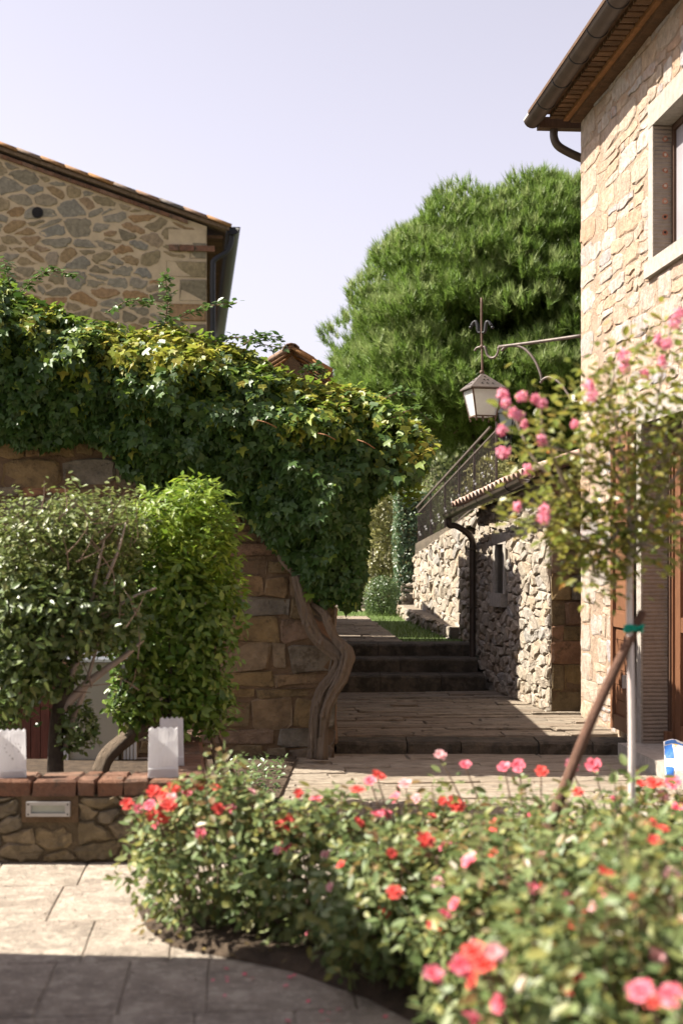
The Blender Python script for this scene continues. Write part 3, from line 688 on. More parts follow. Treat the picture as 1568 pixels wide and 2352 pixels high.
MB().tube(spline([hf(-.28, 5.9, .20), hf(-.28, 5.80, .20), hf(-.28, 5.72, .16), hf(-.28, 5.66, .06), hf(-.28, 5.60, -.08), hf(-.28, 5.54, -.25)], 5), .042, 10).build('drain_elbow', 'gutter', gto, smooth=True)

# ================================================================== OUTBUILDING (low, behind the house corner)
af = Frame((2.09, 14.2, 0), (-.43, 3.0, 0), (-3.0, -.43, 0))
LA = math.hypot(.43, 3.0)
ob = thing('stone_outbuilding', 'low rubble stone outbuilding with a slit window and a tiled roof', 'outbuilding', af(1.5, .1, -.8))
def atop(a): return 2.44 - .20 * a / LA
SL = (1.79, 2.14, 1.24, 1.80)
aw = wall_body('wall', af, (0, LA), (0, 2.46), [SL], .4, 'rubble_mortar', ob, top=atop)
ra = random.Random(5)
cells = voronoi(0, LA, .1, 2.42, .19, .115, jit=.4, drop=.2, extra=.12, rg=ra)
cells = [clip(c, 0, 2.44, .066, 1) for c in cells]; cells = [c for c in cells if len(c) > 2]
cells = minus(cells, [(SL[0] - .12, SL[1] + .12, SL[2] - .16, SL[3] + .14)])
lay(cells, af, aw, 'rubble_stone', gap=.014, out=.03, rg=ra, wob=.010, dome=.5, rnd=.16, face=.82)
wn = MB().fbox(af, SL[0] - .11, SL[0], SL[2], SL[3], -.2, .03).build('window', 'dressed', ob); MB().fbox(af, SL[1], SL[1] + .11, SL[2], SL[3], -.2, .03).build('jamb', 'dressed', wn)
MB().fbox(af, SL[0] - .14, SL[1] + .14, SL[3], SL[3] + .13, -.2, .034).build('lintel', 'dressed', wn)
MB().fbox(af, SL[0] - .08, SL[1] + .08, SL[2] - .15, SL[2], -.2, .075).build('sill', 'dressed', wn)
MB().fbox(af, SL[0], SL[1], SL[2], SL[3], -.24, -.21).build('pane', 'dark_hole', wn)
# end wall facing the courtyard
ef = Frame((2.09, 14.2, 0), (1, .12, 0), (.12, -1, 0))
ew = wall_body('end_wall', ef, (0.0, 1.8), (0, 3.0), [], .4, 'brown_mortar', ob, top=lambda a: 2.42 + .33 * a)
cells = courses(0.0, 1.2, .1, 2.75, (.12, .34), (.28, .75), rg=ra)
cells = [clip(c, 0, 2.40, -.33, 1) for c in cells]; lay([c for c in cells if len(c) > 2], ef, ew, 'brown_stone', gap=.010, out=.010, rg=ra, wob=.006, dome=.4, rnd=.08, face=.93)
# roof
n_a = af.n
def eave(a, q, dz=0): return af(a, atop(a) + .06 - .33 * q + dz, q)
q = [eave(-.25, .24), eave(LA, .24), eave(LA, -2.2), eave(-.25, -2.2)]
rf = MB().hexa([p for p in q] + [p + Vector((0, 0, .045)) for p in q]); rfo = rf.build('roof', 'dark_wood', ob)
tm2 = arc_tile(.40, .085, .07, 'tile')
dr = (eave(1, -1) - eave(1, 0)).normalized(); ur = dr.cross(af.u).normalized(); ur = ur if ur.z > 0 else -ur
for i in range(20):
    for j in range(4):
        inst('tile', tm2, rfo, eave(-.22 + i * .175, .29 - .34 * j, .055 + .008 * R.random()), quat_axes(dr + Vector((R.uniform(-.02, .02), R.uniform(-.02, .02), .02)), ur))
g2 = gutter_mesh(MB(), eave(-.3, .36, .02), eave(LA + .12, .36, -.01), .062).build('gutter', 'gutter', ob, smooth=True)
for k in range(5):
    c = eave(.2 + k * .62, .36, .015); pts = [c + n_a * math.cos(t) * .066 - Vector((0, 0, 1)) * math.sin(t) * .066 for t in [math.pi * i / 10 for i in range(11)]]
    MB().tube(pts, .006, 5).build('gutter_strap', 'black_pipe', g2)
px = LA + .03
dp = spline([eave(px, .36, -.04), eave(px, .36, -.14), af(px, 2.03, .28), af(px, 1.96, .16), af(px, 1.86, .08), af(px, 1.7, .075), af(px, .9, .075), af(px, .24, .075)], 5)
MB().tube(dp, .038, 10).build('downpipe', 'gutter', g2, smooth=True)
MB().fbox(af, px - .06, px + .06, 1.74, 1.765, -.01, .12).fbox(af, px - .05, px + .05, 1.03, 1.05, -.01, .16).build('pipe_bracket', 'gutter', g2)

# ================================================================== TERRACE WALL AND RAILING
T0 = Vector((1.70, 17.32, 0)); T1 = Vector((1.138, 22.0, 0)); tu = (T1 - T0); LT = tu.length; tu = tu.normalized()
tf = Frame(T0, tu, (-tu.y, tu.x, 0))
def ttop(a): return 2.27 - .60 * a / LT
tw = thing('terrace_wall', 'long sunlit rubble wall holding up the terrace beside the lawn', 'wall', tf(2.3, .6, -.2))
NI = (.12, .62, .95, 1.86)
tb = wall_body('wall', tf, (0, LT), (.45, 2.3), [NI], .45, 'rubble_mortar', tw, top=ttop)
rt = random.Random(9)
cells = voronoi(0, LT, .5, 2.27, .22, .125, jit=.42, drop=.2, extra=.1, rg=rt)
cells = [clip(c, 0, 2.275, .128, 1) for c in cells]; cells = [c for c in cells if len(c) > 2]
lay(minus(cells, [NI]), tf, tb, 'rubble_stone', gap=.014, out=.035, rg=rt, wob=.012, dome=.55, rnd=.16, face=.82)
MB().fbox(tf, NI[0] - .05, NI[1] + .05, NI[2] - .1, NI[3] + .05, -.5, -.30).build('niche_back', 'rubble_mortar', tw)
for k in range(2):
    a0 = NI[0] if k == 0 else NI[1]; sg = 1 if k == 0 else -1; V = []; r = .25; c0 = (NI[0] + NI[1]) / 2
    arc = [(c0 - sg * r * math.cos(t), NI[3] - .25 + r * math.sin(t)) for t in [math.pi / 2 * i / 6 for i in range(7)]] + [(a0, NI[3] + .002)]
    for c in (.02, -.3): V += [tf(p[0], p[1], c) for p in arc]
    k_ = len(arc); raw('arch_stone', V, [tuple(range(k_)), tuple(reversed(range(k_, 2 * k_)))] + [(i, (i + 1) % k_, k_ + (i + 1) % k_, k_ + i) for i in range(k_)], 'rubble_stone', tw)
# rough footing in front of the far half
pf = Frame(tf(1.2, 0, .14), tu + tf.n * .02, tf.n)
pb = wall_body('footing', pf, (0, LT - 1.0), (.45, 1.1), [], .3, 'rubble_mortar', tw, top=lambda a: .74 + .045 * a)
cells = voronoi(0, LT - 1.0, .5, 1.05, .2, .12, jit=.42, rg=rt); cells = [clip(c, 0, .745, -.045, 1) for c in cells]
lay([c for c in cells if len(c) > 2], pf, pb, 'rubble_stone', gap=.014, out=.04, rg=rt, wob=.012, dome=.6, rnd=.16, limit=120)
# stepped stone stub at the far end of the wall
st = thing('stone_stub_wall', 'short stepped stub of stone wall at the far end of the terrace wall', 'wall', (1.05, 22.5, .65))
sf = Frame((.93, 22.35, 0), (1, .06, 0), (.06, -1, 0))
sb = wall_body('wall', sf, (0, .4), (.5, 1.22), [], .4, 'rubble_mortar', st, top=lambda a: .95 if a < .01 else 1.3)
lay(voronoi(0, .4, .62, 1.25, .16, .11, jit=.4, rg=rt), sf, sb, 'rubble_stone', gap=.015, out=.04, rg=rt)

# railing
rl = thing('iron_railing', 'dark iron railing with thin bars running along the terrace wall', 'railing', (1.5, 20, 1.9))
def rp(t, z): # t: 0 near .. 1 far
    return Vector((1.96 + (1.19 - 1.96) * t, 18.0 + 4.0 * t, (2.50 + (1.70 - 2.50) * t) + z * (.76 - .12 * t)))
def bar(mb, p, q, w=.012): return mb.tube([p, q], w, 4)
bar(MB(), rp(0, 0.02), rp(1, 0.02), .012).build('bottom_rail', 'iron', rl); bar(MB(), rp(0, 1), rp(1, 1), .014).build('top_rail', 'iron', rl)
hr = bar(MB(), rp(.04, 1.12) + Vector((-.03, 0, 0)), rp(1, 1.12) + Vector((-.03, 0, 0)), .018).build('handrail', 'iron', rl)
NB = 66
bm_ = None
for i in range(NB):
    t = i / (NB - 1); post = i in (0, 16, 28, 40, 53, 65)
    MB().tube([rp(t, 0.0 if not post else -.06), rp(t, 1.0 if not post else 1.14)], .018 if post else .0075, 4).build('post' if post else 'baluster', 'iron', rl)
col = MB().lathe((0, 0, 0), [(.006, -.018), (.018, -.010), (.018, -.004), (.008, 0), (.018, .004), (.018, .010), (.006, .018)], 8)
cm = bpy.data.meshes.new('collar'); cm.from_pydata(col.V, [], col.F); cm.update(); cm.materials.append(M['steel'])
for i in range(3, NB, 6):
    for d, zz in ((0, .42), (1, .50)):
        if i + d < NB: inst('collar', cm, rl, rp((i + d) / (NB - 1), zz))

# ================================================================== LEFT HOUSE (gable)
HS = 34.0 / 21.8                                  # this house is that much bigger and farther than its numbers below
lu = Vector((-1, -.105, 0)).normalized(); ln_ = Vector((.105, -1, 0)).normalized()
lf = Frame((-2.062, 21.8, 0), lu, ln_)
lh = thing('gable_house', 'stone house gable with dark downpipe rising behind the ivy', 'house', lf(2, 0, -3))
SLP = .33
def ltop(a): return 6.72 + SLP * a
lw = wall_body('wall', lf, (0, 8), (0, 9.4), [], .5, 'gable_mortar', lh, top=ltop)
rl_ = random.Random(14)
quo = []; b = 1.9; k = 0
while b < 6.25:
    h = rl_.uniform(.26, .40); w = (.62, .26, .58, .42)[k % 4]; quo.append([(0, b + .01), (w, b + .01), (w, b + h - .02), (0, b + h - .02)]); b += h; k += 1
cells = voronoi(.0, 4.3, 1.9, 8.2, .31, .175, jit=.38, drop=.2, extra=.4, rg=rl_)
cells = [c for c in cells if not any(q[0][1] - .06 < centroid(c)[1] < q[2][1] + .06 and centroid(c)[0] < q[1][0] + .10 for q in quo)]
cells = [clip(clip(c, .3, 0, -1, 0) if centroid(c)[1] < 6.3 else c, 0, 6.63, -SLP, 1) for c in cells]
cells = [c for c in cells if len(c) > 2 and centroid(c)[0] > .25]
lay(quo, lf, lw, 'gable_stone', gap=.02, out=.012, rg=rl_, wob=.006, dome=.4, rnd=0, face=.95)
lay(minus(cells, []), lf, lw, 'gable_stone', gap=.034, out=.012, rg=rl_, wob=.014, dome=.5, limit=286, rnd=.3, face=.9, tilt=.4, sub=.012)
# side wall, roof
sfm = Frame(lf(0, 0, 0), -ln_, -lu)
MB().fbox(sfm, .5, 11.5, 0, 6.7, -.5, -.002).build('side_wall', 'gable_mortar', lh)
e0 = lf(-.34, ltop(-.34) + .04, .10); rdir = -ln_
q = [e0, e0 + rdir * 11.6, lf(7, ltop(7) + .04, .10) + rdir * 11.6, lf(7, ltop(7) + .04, .10)]
lr = MB().hexa([p for p in q] + [p + Vector((0, 0, .05)) for p in q]).build('roof', 'old_tile', lh)
vt = arc_tile(.40, .085, .075, 'old_tile'); sl = (lu + Vector((0, 0, SLP))).normalized()
upv = sl.cross(ln_); upv = upv if upv.z > 0 else -upv
for k in range(13): inst('tile', vt, lr, lf(-.36 + k * .355, ltop(-.36 + k * .355) + .075 + .012 * R.random(), .085), quat_axes(sl + Vector((0, 0, .05)), upv))
for k in range(8):                                # first rows of the roof beyond the verge
    for j in range(3): inst('tile', vt, lr, lf(-.36 + j * .355, ltop(-.36 + j * .355) + .075, -.12 - .19 * k), quat_axes(sl, upv))
a = .28
while a < 4.4:                                    # brick course under the verge
    l = rl_.uniform(.2, .3); mb = MB(); z0, z1 = ltop(a) - .065, ltop(a + l) - .065
    p = [lf(a + .008, z0, -.02), lf(a + l, z1, -.02), lf(a + l, z1, .05), lf(a + .008, z0, .05)]
    mb.hexa(p + [x + Vector((0, 0, .055)) for x in p]).build('brick', 'brick', lw); a += l
# plastered corbel and brick stub under the eaves
MB().fbox(lf, .02, .58, 6.43, 6.66, -.02, .016).build('plaster_patch', 'gable_mortar', lw)
for a0, a1, z in ((-.12, .18, 6.33), (.19, .42, 6.33), (.43, .58, 6.335)): MB().fbox(lf, a0, a1 - .01, z, z + .085, -.1, .05).build('brick', 'brick', lw)
# soffit bricks running back along the eaves, gutter and pipe
ed = Vector((-.105, 1, 0)).normalized()
for k in range(40):
    c = lf(0, 6.56, 0) + ed * (.1 + k * .14); mb = MB()
    p = [c + ed * .004, c + ed * .13, c + ed * .13 - lu * .25, c + ed * .004 - lu * .25]
    mb.hexa(p + [x + Vector((0, 0, .05)) for x in p]).build('soffit_brick', 'soffit', lr)
gl0 = lf(-.40, 6.71, .06); ggl = gutter_mesh(MB(), gl0, gl0 + ed * 11.6, .115).build('gutter', 'black_pipe', lh, smooth=True)
MB().tube(spline([lf(-.38, 6.62, -.05), lf(-.37, 6.5, -.05), lf(-.30, 6.34, -.02), lf(-.12, 6.20, .06), lf(-.09, 6.05, .07), lf(-.09, 5.4, .07), lf(-.085, 4.4, .07), lf(-.085, 2.0, .07)], 6), .042, 10).build('downpipe', 'black_pipe', ggl, smooth=True)
vc = lf((475 - 98) / 149.9 + .03, 1.65 + (1280 - 495) / 150.5, .02); pts = [vc + lu * math.cos(t) * .085 + Vector((0, 0, 1)) * math.sin(t) * .085 for t in [2 * math.pi * i / 20 for i in range(20)]]
ve = MB().add(pts + [p - ln_ * .04 for p in pts], [tuple(range(20))] + [(i, (i + 1) % 20, 20 + (i + 1) % 20, 20 + i) for i in range(20)]).build('vent', 'dark_hole', lh)
for k in range(5): MB().tube([vc + ln_ * .004 + Vector((0, 0, -.05 + .025 * k)) + lu * math.sqrt(.0064 - (-.05 + .025 * k) ** 2), vc + ln_ * .004 + Vector((0, 0, -.05 + .025 * k)) - lu * math.sqrt(.0064 - (-.05 + .025 * k) ** 2)], .005, 4).build('louvre', 'black_pipe', ve)

lh.scale = (HS,) * 3; _p = WL[lh.name]; lh.location = (_p.x * HS, _p.y * HS, EYE + (_p.z - EYE) * HS)

# ================================================================== GARDEN WALL (under the ivy) and the pier and added shade walls behind it
gw_f = Frame((-.06, 11.7, 0), (-1, 0, 0), (0, -1, 0))
gw = thing('garden_wall', 'old brown stone garden wall under the ivy with a vine trunk in front', 'wall', (-1.5, 11.9, 0))
gwb = wall_body('wall', gw_f, (0, 6), (0, 2.85), [], .45, 'brown_mortar', gw)
rw = random.Random(31)
cells = courses(0, 1.25, .0, 2.5, (.09, .34), (.14, .75), rg=rw, wob=.022)
lay(cells, gw_f, gwb, 'brown_stone', gap=.014, out=.016, rg=rw, wob=.016, dome=.4, rnd=.10, face=.92)
cells = courses(1.26, 3.6, .0, 2.7, (.08, .26), (.14, .5), rg=rw, wob=.02)
lay(cells, gw_f, gwb, 'brown_stone', gap=.016, out=.018, rg=rw, wob=.014, dome=.45, limit=120, rnd=.14, face=.9, sub=.01)
gef = Frame((-.06, 12.15, 0), (0, -1, 0), (1, 0, 0))
lay(courses(0, .45, .1, 2.6, (.14, .34), (.2, .45), rg=rw), gef, gwb, 'brown_stone', gap=.012, out=.012, rg=rw, rnd=.08, face=.93)
for k, (a0, a1, z) in enumerate(((.72, 1.02, 2.06), (.5, .70, 2.05))): MB().fbox(gw_f, a0, a1, z, z + .05, -.05, .09).build('ledge_stone', 'brown_stone', gwb)
rwl = thing('hidden_shade_wall', 'added hidden stone wall behind the ivy shading the raised paving', 'wall', (-.3, 14, 0))  # unseen wall added to throw shade over the raised paving
MB().box((-.36, 13.85, 1.08), (.4, 3.36, 2.16)).build('wall', 'brown_mortar', rwl)
pier = thing('tiled_pier', 'tall masonry pier with a mossy ridge tile peeking over the ivy', 'pier', (-.54, 16.2, 0))
Y0, RX, RZ = 15.55, -.545, 4.02
MB().box((RX, 17.1, 1.75), (.66, 3.1, 3.5)).build('shaft', 'brown_mortar', pier)
gv = [(RX - .33, Y0, 3.5), (RX + .33, Y0, 3.5), (RX, Y0, RZ - .16)]
raw('gable', gv + [(x, y + 3.0, z) for x, y, z in gv], [(0, 1, 2), (5, 4, 3), (0, 2, 5, 3), (1, 4, 5, 2)], 'brown_mortar', pier)
MB().box((RX, Y0 - .02, 3.58), (.22, .05, .09)).build('brick', 'brick', pier)
rt_ = arc_tile(.42, .10, .09, 'old_tile')
for k in range(7): inst('ridge_tile', rt_, pier, (RX, Y0 - .1 + k * .4, RZ - .13 + .01 * R.random()), quat_axes((0, 1, .03), (0, 0, 1)))
vt2 = arc_tile(.30, .07, .06, 'old_tile')
for s in (-1, 1):
    for j in range(2):
        for k in range(9):
            a = Vector((s * 1.0, 0, -.62)).normalized(); base = Vector((RX, Y0 - .03 + k * .3, RZ - .10)) + a * (.02 + .24 * (j + 1)); inst('tile', vt2, pier, base, quat_axes(-a, Vector((s * .62, 0, 1))))
lw2 = thing('lawn_shade_wall', 'added hidden stone wall behind the ivy shading the lawn', 'wall', (-.4, 20.4, .6))  # added out of sight to shade the lawn and terrace wall
MB().box((-.62, 20.1, 1.55), (.4, 2.6, 2.3)).build('wall', 'brown_mortar', lw2)
# added building, unseen left of the frame, that casts the courtyard's front shadow
cb = thing('shade_building', 'unseen stone building added left of the frame to shade the front pavement', 'building', (-3.6, 3, 0))
MB().box((-4.1, 3.15, 1.35), (3.6, 5.7, 2.7)).build('wall', 'house_mortar', cb)
q = [(-6, 0, 2.7), (-2.25, 0, 2.7), (-2.25, 6.03, 2.7), (-6, 6.03, 2.7)]
MB().hexa(q + [(x, y, z + .1) for x, y, z in q]).build('roof', 'tile', cb)

# far garden bits: bench-like stone edging, hedges
bn = thing('stone_edging', 'low pale stone edging block at the back of the lawn', 'edging', (.2, 23.3, .69))
for k, (x0, x1, y, z0, z1) in enumerate(((-.3, .38, 23.2, .66, .80), (-.3, .42, 23.6, .68, .98))):
    V, Fc = rough_block(x0, x1, y, y + .35, z0, z1, 70 + k, nx=6); raw('block', V, Fc, 'rubble_stone', bn)
tag(raw('rock', *(lambda s: (s.V, s.F))(MB().lathe((.98, 22.9, .68), [(.10, 0), (.12, .1), (.09, .22), (.05, .32), (.01, .35)], 7)), 'rubble_stone'), 'pale upright rock between the round bush and the stub wall', 'rock')
def hedge_box(name, label, cat, x0, x1, y0, y1, z0, z1, m, n, size, bulge=.06, core='hedge_core', stem=None):
    t = thing(name, label, cat, ((x0 + x1) / 2, (y0 + y1) / 2, z0))
    A = [(x1 - x0) * (z1 - z0), (y1 - y0) * (z1 - z0), (x1 - x0) * (y1 - y0)]; pr = np.array([A[0], A[1], A[2] * 1.0]); pr /= pr.sum()
    w = NR.choice(3, n, p=pr); a, b = NR.random(n), NR.random(n); d = NR.random(n) ** 1.5 * .12 - bulge * .5
    pos = np.zeros((n, 3)); nn = np.zeros((n, 3)); L_ = np.array([x1 - x0, y1 - y0, z1 - z0]); o = np.array([x0, y0, z0])
    for k in range(n):
        x, y = a[k], b[k]
        if w[k] == 0: q = (x, 0, y); v = (0, -1, .25)
        elif w[k] == 1: q = (0, x, y); v = (-1, 0, .25)
        else: q = (x, y, 1); v = (0, 0, 1)
        f = noise.noise(Vector((o[0] + q[0] * L_[0], o[1] + q[1] * L_[1], o[2] + q[2] * L_[2])) * 3.0)
        pos[k] = o + np.array(q) * L_ - np.array(v) * (d[k] - bulge * f); nn[k] = v
    rv_ = rvec(n); leaves('foliage', T_OVAL, pos, nn + .8 * rv_, .5 * nn + np.array([0, 0, .5]) + .6 * rvec(n), NR.uniform(.7, 1.3, n) * size, m, t)
    MB().box(((x0 + x1) / 2, (y0 + y1) / 2, (z0 + z1) / 2), (x1 - x0 - .2, y1 - y0 - .2, z1 - z0 - .2)).build('branches', 'dark_bark', t)
    return t
hedge_box('clipped_hedge', 'tall dark clipped conifer hedge beside the terrace wall', 'hedge', .925, 1.49, 23.3, 24.4, .7, 2.68, 'hedge_dark', 9000, .05)
def bush(name, label, cat, c, r, m, n, size, T=T_OVAL, shell=.4, low=-.9, trunk=True, up=.3, group=None, flat=.8, lump=.25, freq=2.2):
    t = thing(name, label, cat, (c[0], c[1], c[2] - r[2]), group)
    p, nn = blob(n, c, r, shell, low, lump, freq)
    leaves('foliage', T, p, nn + flat * rvec(len(p)), nn * .6 + np.array([0, 0, up]) + .7 * rvec(len(p)), NR.uniform(.65, 1.35, len(p)) * size, m, t)
    if trunk:
        mb = MB()
        for k in range(7):
            d = Vector((R.uniform(-.6, .6), R.uniform(-.6, .6), 1)); b0 = Vector((c[0], c[1], c[2] - r[2] - .05))
            mb.tube([b0, b0 + Vector((d.x * r[0] * .4, d.y * r[1] * .4, r[2] * .8)), b0 + Vector((d.x * r[0], d.y * r[1], r[2] * 1.5))], [.03 * r[0] + .008, .02 * r[0] + .006, .004], 5)
        mb.build('stems', 'dark_bark', t)
    return t
bush('golden_hedge', 'pale yellow green hedge standing left of the dark clipped hedge', 'hedge', (.66, 24.95, 1.7), (.44, .4, 1.2), 'hedge_yellow', 6500, .055)
bush('round_bush', 'round clipped box bush at the end of the lawn', 'bush', (.64, 22.5, 1.0), (.30, .3, .36), 'box_leaf', 4200, .03, lump=.1)

# ================================================================== PINE and the hillside planting
pine = thing('umbrella_pine', 'huge dome-shaped umbrella pine behind the terrace', 'pine tree', (4.75, 30, 2.2))
PC = np.array([5.1, 30.5, 5.15])
def dome(d):
    r = np.array([5.12, 4.6, 4.2 if d[2] > 0 else 1.1]); w_ = (abs(d[0]) ** 2.8 + abs(d[1]) ** 2.8 + abs(d[2]) ** 2.8) ** (-1 / 2.8); r = r * min(w_, 1.25) * .97; return r * (1 + .07 * noise.noise(Vector(d) * 3.1) + .05 * noise.noise(Vector(d) * 7))
big = []                                          # boughs: rounded clumps over the dome
for q in rvec(1150):
    if q[2] < -.8 or q[1] > .35: continue
    k = R.random() ** 2.2; big.append((PC + q * dome(q) * (1 - .38 * k) * .93, q, k))
pos, al, pal = [], [], []
for c, q, k in big:
    cr = R.uniform(.45, .85); tone = R.random()
    for o in rvec(int(75 * cr / .6)):
        if o[2] < -.25 and R.random() < .85: continue
        pos.append(c + o * cr * np.array([1, 1, .62]) * R.uniform(.8, 1.03)); al.append(o * .38 + q * .25 + np.array([0, 0, 1.0])); pal.append(o[2] > .1 and R.random() < .25 + .4 * (tone > .6))  # painted sunlit tone goes only on the upper side of each clump
for q in rvec(3600):
    if q[2] < -.8 or q[1] > .35: continue
    pos.append(PC + q * dome(q) * R.uniform(.5, .86)); al.append(q * .6 + np.array([0, 0, .5])); pal.append(False)
for _ in range(1500): pos.append(PC + np.array([R.uniform(-2.8, .2), R.uniform(-1.5, .5), R.uniform(.9, 2.2)])); al.append(np.array([R.gauss(0, .5), R.gauss(0, .5), .6])); pal.append(False)
for _ in range(2600): pos.append(PC + np.array([R.uniform(-2.9, .6), R.uniform(-2.5, .5), R.gauss(.1, .75)])); al.append(np.array([R.gauss(0, .5), R.gauss(0, .5), .6])); pal.append(False)
pos, al, pal = np.array(pos), norm(np.array(al)), np.array(pal)
def tuft(pos, al, nn, L, m):
    n = len(pos); P_ = np.repeat(pos, nn, 0); A_ = norm(np.repeat(al, nn, 0) + .36 * rvec(n * nn)); 
    P_ = P_ + np.repeat(al, nn, 0) * (NR.random((n * nn, 1)) * .12 - .06) + .035 * rvec(n * nn)
    T = tmpl([(-.05, 0, 0), (.05, 0, 0), (0, 1, 0)], [(0, 1, 2)])
    return leaves('needles', T, P_, rvec(n * nn), A_, NR.uniform(.15, .27, n * nn), m, pine)
tuft(pos[~pal], al[~pal], 24, .2, 'needle'); tuft(pos[pal], al[pal], 24, .2, 'needle_sunlit')
trunk_pts = [(4.75, 30, 1.6), (4.72, 30, 3.0), (4.68, 30, 4.3), (4.75, 30.1, 5.6)]
MB().tube(spline(trunk_pts, 5), lerp_list([.34, .30, .27, .2], 16), 12, ridge=.08).build('trunk', 'pine_bark', pine, smooth=True)
for k in range(15):
    az = math.radians(R.uniform(150, 390)); ln = R.uniform(2.2, 4.4); z0 = R.uniform(3.6, 5.2); el = R.uniform(.2, .5)
    b0 = Vector((4.7, 30, z0)); dv = Vector((math.cos(az), math.sin(az) * .8, el)); mid = b0 + dv * ln * .5 + Vector((0, 0, -.25))
    MB().tube(spline([b0, mid, b0 + dv * ln + Vector((R.uniform(-.3, .3), 0, .3))], 6), lerp_list([R.uniform(.09, .16), .07, .025], 13), 7, ridge=.06).build('limb', 'pine_bark', pine, smooth=True)
for x0, y0, x1, y1 in ((1290, 1090, 1010, 960), (1280, 1110, 1180, 1040), (1290, 1000, 1420, 880), (1300, 1080, 1420, 940), (1180, 1040, 1130, 1000)):
    p0, p1 = P(x0, y0, 29.6), P(x1, y1, 29.2); MB().tube(spline([p0, (p0 + p1) / 2 + Vector((0, 0, -.12)), p1], 5), lerp_list([.13, .09, .035], 11), 7, ridge=.06).build('limb', 'pine_bark', pine, smooth=True)
mb = MB()                                         # dead twigs under the crown
for k in range(90):
    x, y = R.uniform(930, 1330), R.uniform(830, 1010); p0 = P(x, y, R.uniform(28, 31)); d_ = Vector((R.uniform(-1, .5), R.uniform(-.4, .4), R.uniform(-.25, .55))) * R.uniform(.4, .9)
    mb.tube([p0, p0 + d_ * .5 + Vector((0, 0, .04)), p0 + d_], [.014, .009, .003], 4)
mb.build('twigs', 'twig', pine, kind='stuff')
hb = [('hill_shrub', 'loose olive green shrub behind the dark clipped hedge', (1.9, 28.0, 2.2), (1.1, .8, .95), 'far_leaf', 4500, .075),
      ('hill_shrub', 'leafy shrub behind the iron railing with pale leaves', (2.75, 25.5, 2.75), (.62, .5, .75), 'hedge_yellow', 2400, .07),
      ('hill_shrub', 'dark green thicket beneath the pine branches', (3.2, 29.5, 2.9), (1.3, .9, .95), 'hedge_dark', 4200, .08),
      ('hill_shrub', 'grey green bush on the slope left of the pine trunk', (1.0, 32.5, 3.0), (1.9, 1.0, 1.25), 'far_leaf', 5200, .085),
      ('hill_shrub', 'green bush on the terrace below the pine trunk', (4.6, 27.5, 2.9), (1.4, .9, .9), 'far_leaf', 4000, .08),
      ('hill_shrub', 'green tree top rising on the slope behind the vine', (.1, 35.5, 3.0), (1.7, 1.0, 1.9), 'far_leaf', 5200, .09),
      ('hill_shrub', 'shady shrub at the lawn edge behind the hanging ivy', (-.5, 27.4, 1.7), (.75, .5, 1.2), 'box_leaf', 3200, .065)]
for nm, lb, c, r, m, n, s in hb: bush(nm, lb, 'shrub', c, r, m, n, s, group='shrubs on the slope beyond the lawn', lump=.4)
fw = []
for k in range(60):
    x = R.uniform(-16, 26); y = R.uniform(42, 64); z = .7 + (y - 25) * .16 + R.uniform(.3, 1.0); p, nn = blob(420, (x, y, z), (R.uniform(1.2, 2.2), 1.2, R.uniform(1.0, 1.9)), .4, -.5, .4); fw.append((p, nn))
p = np.concatenate([a for a, b in fw]); nn = np.concatenate([b for a, b in fw])
tag(leaves('woods', T_OVAL, p, nn + .7 * rvec(len(p)), nn + .6 * rvec(len(p)) + np.array([0, 0, .3]), NR.uniform(.2, .4, len(p)), 'far_leaf'), 'distant green woods on the slope behind the pine')

# ================================================================== LANTERN ON ITS BRACKET
br = thing('wall_lantern', 'iron wall lantern with frosted panes hanging from a scrolled bracket', 'lantern', P(1338, 770, 13.8))
def LP(x, y): return P(x, y, 14.5 + (13.8 - 14.5) * (x - 1105) / (1338 - 1105))
def strip(pts, m, name, parent, w=.013, flat=.8): return MB().tube(spline(pts, 5), w, 6, flat=flat).build(name, m, parent, smooth=True)
bk = strip([LP(1339, 770), LP(1250, 783), LP(1144, 797)], 'iron', 'bracket_arm', br, .017)
strip([LP(1144, 797), LP(1143, 808), LP(1137, 819), LP(1128, 822), LP(1119, 816), LP(1115, 804), LP(1112, 797), LP(1104, 797), LP(1095, 799), LP(1089, 806)], 'iron', 'hook', br, .016)
strip([LP(1151, 806), LP(1160, 797), LP(1178, 793), LP(1203, 801), LP(1226, 826), LP(1240, 858), LP(1243, 876)], 'iron', 'scroll', br, .015)
strip([LP(1240, 880), LP(1247, 871), LP(1262, 867), LP(1285, 880), LP(1303, 905), LP(1312, 920), LP(1322, 923), LP(1338, 921)], 'iron', 'scroll', br, .015)
strip([LP(1105, 684), LP(1105, 740), LP(1106, 800), LP(1107, 858)], 'rusty_iron', 'rod', br, .015)
for s in (-1, 1):
    for dy in (0, 1):
        strip([LP(1105 + s * 2, 764), LP(1105 + s * (7 + dy), 762), LP(1105 + s * (9 + 2 * dy), 745), LP(1105 + s * (13 + dy), 738), LP(1105 + s * (20 - dy), 742), LP(1105 + s * (22 - dy), 748)], 'black_pipe', 'curl', br, .012, 1.5)
    for k in range(2):
        c = LP(1105 + s * (22 + (k * 3)), 749 + 6 * k - 3); MB().lathe(c, [(.002, -.018), (.016, -.008), (.016, .008), (.002, .018)], 8).build('bead', 'black_pipe', br, smooth=True)
for y, r in ((796, .024), (855, .026)): MB().lathe(LP(1106, y), [(.004, -r), (r * .8, -r * .6), (r, 0), (r * .8, r * .6), (.004, r)], 10).build('knuckle', 'rusty_iron', br, smooth=True)
lc = LP(1108, 900); zt = lc.z; ang = math.radians(58)
def sq(r, z, a0=ang): return [Vector((lc.x + r * math.cos(a0 + k * math.pi / 2), lc.y + r * math.sin(a0 + k * math.pi / 2), z)) for k in range(4)]
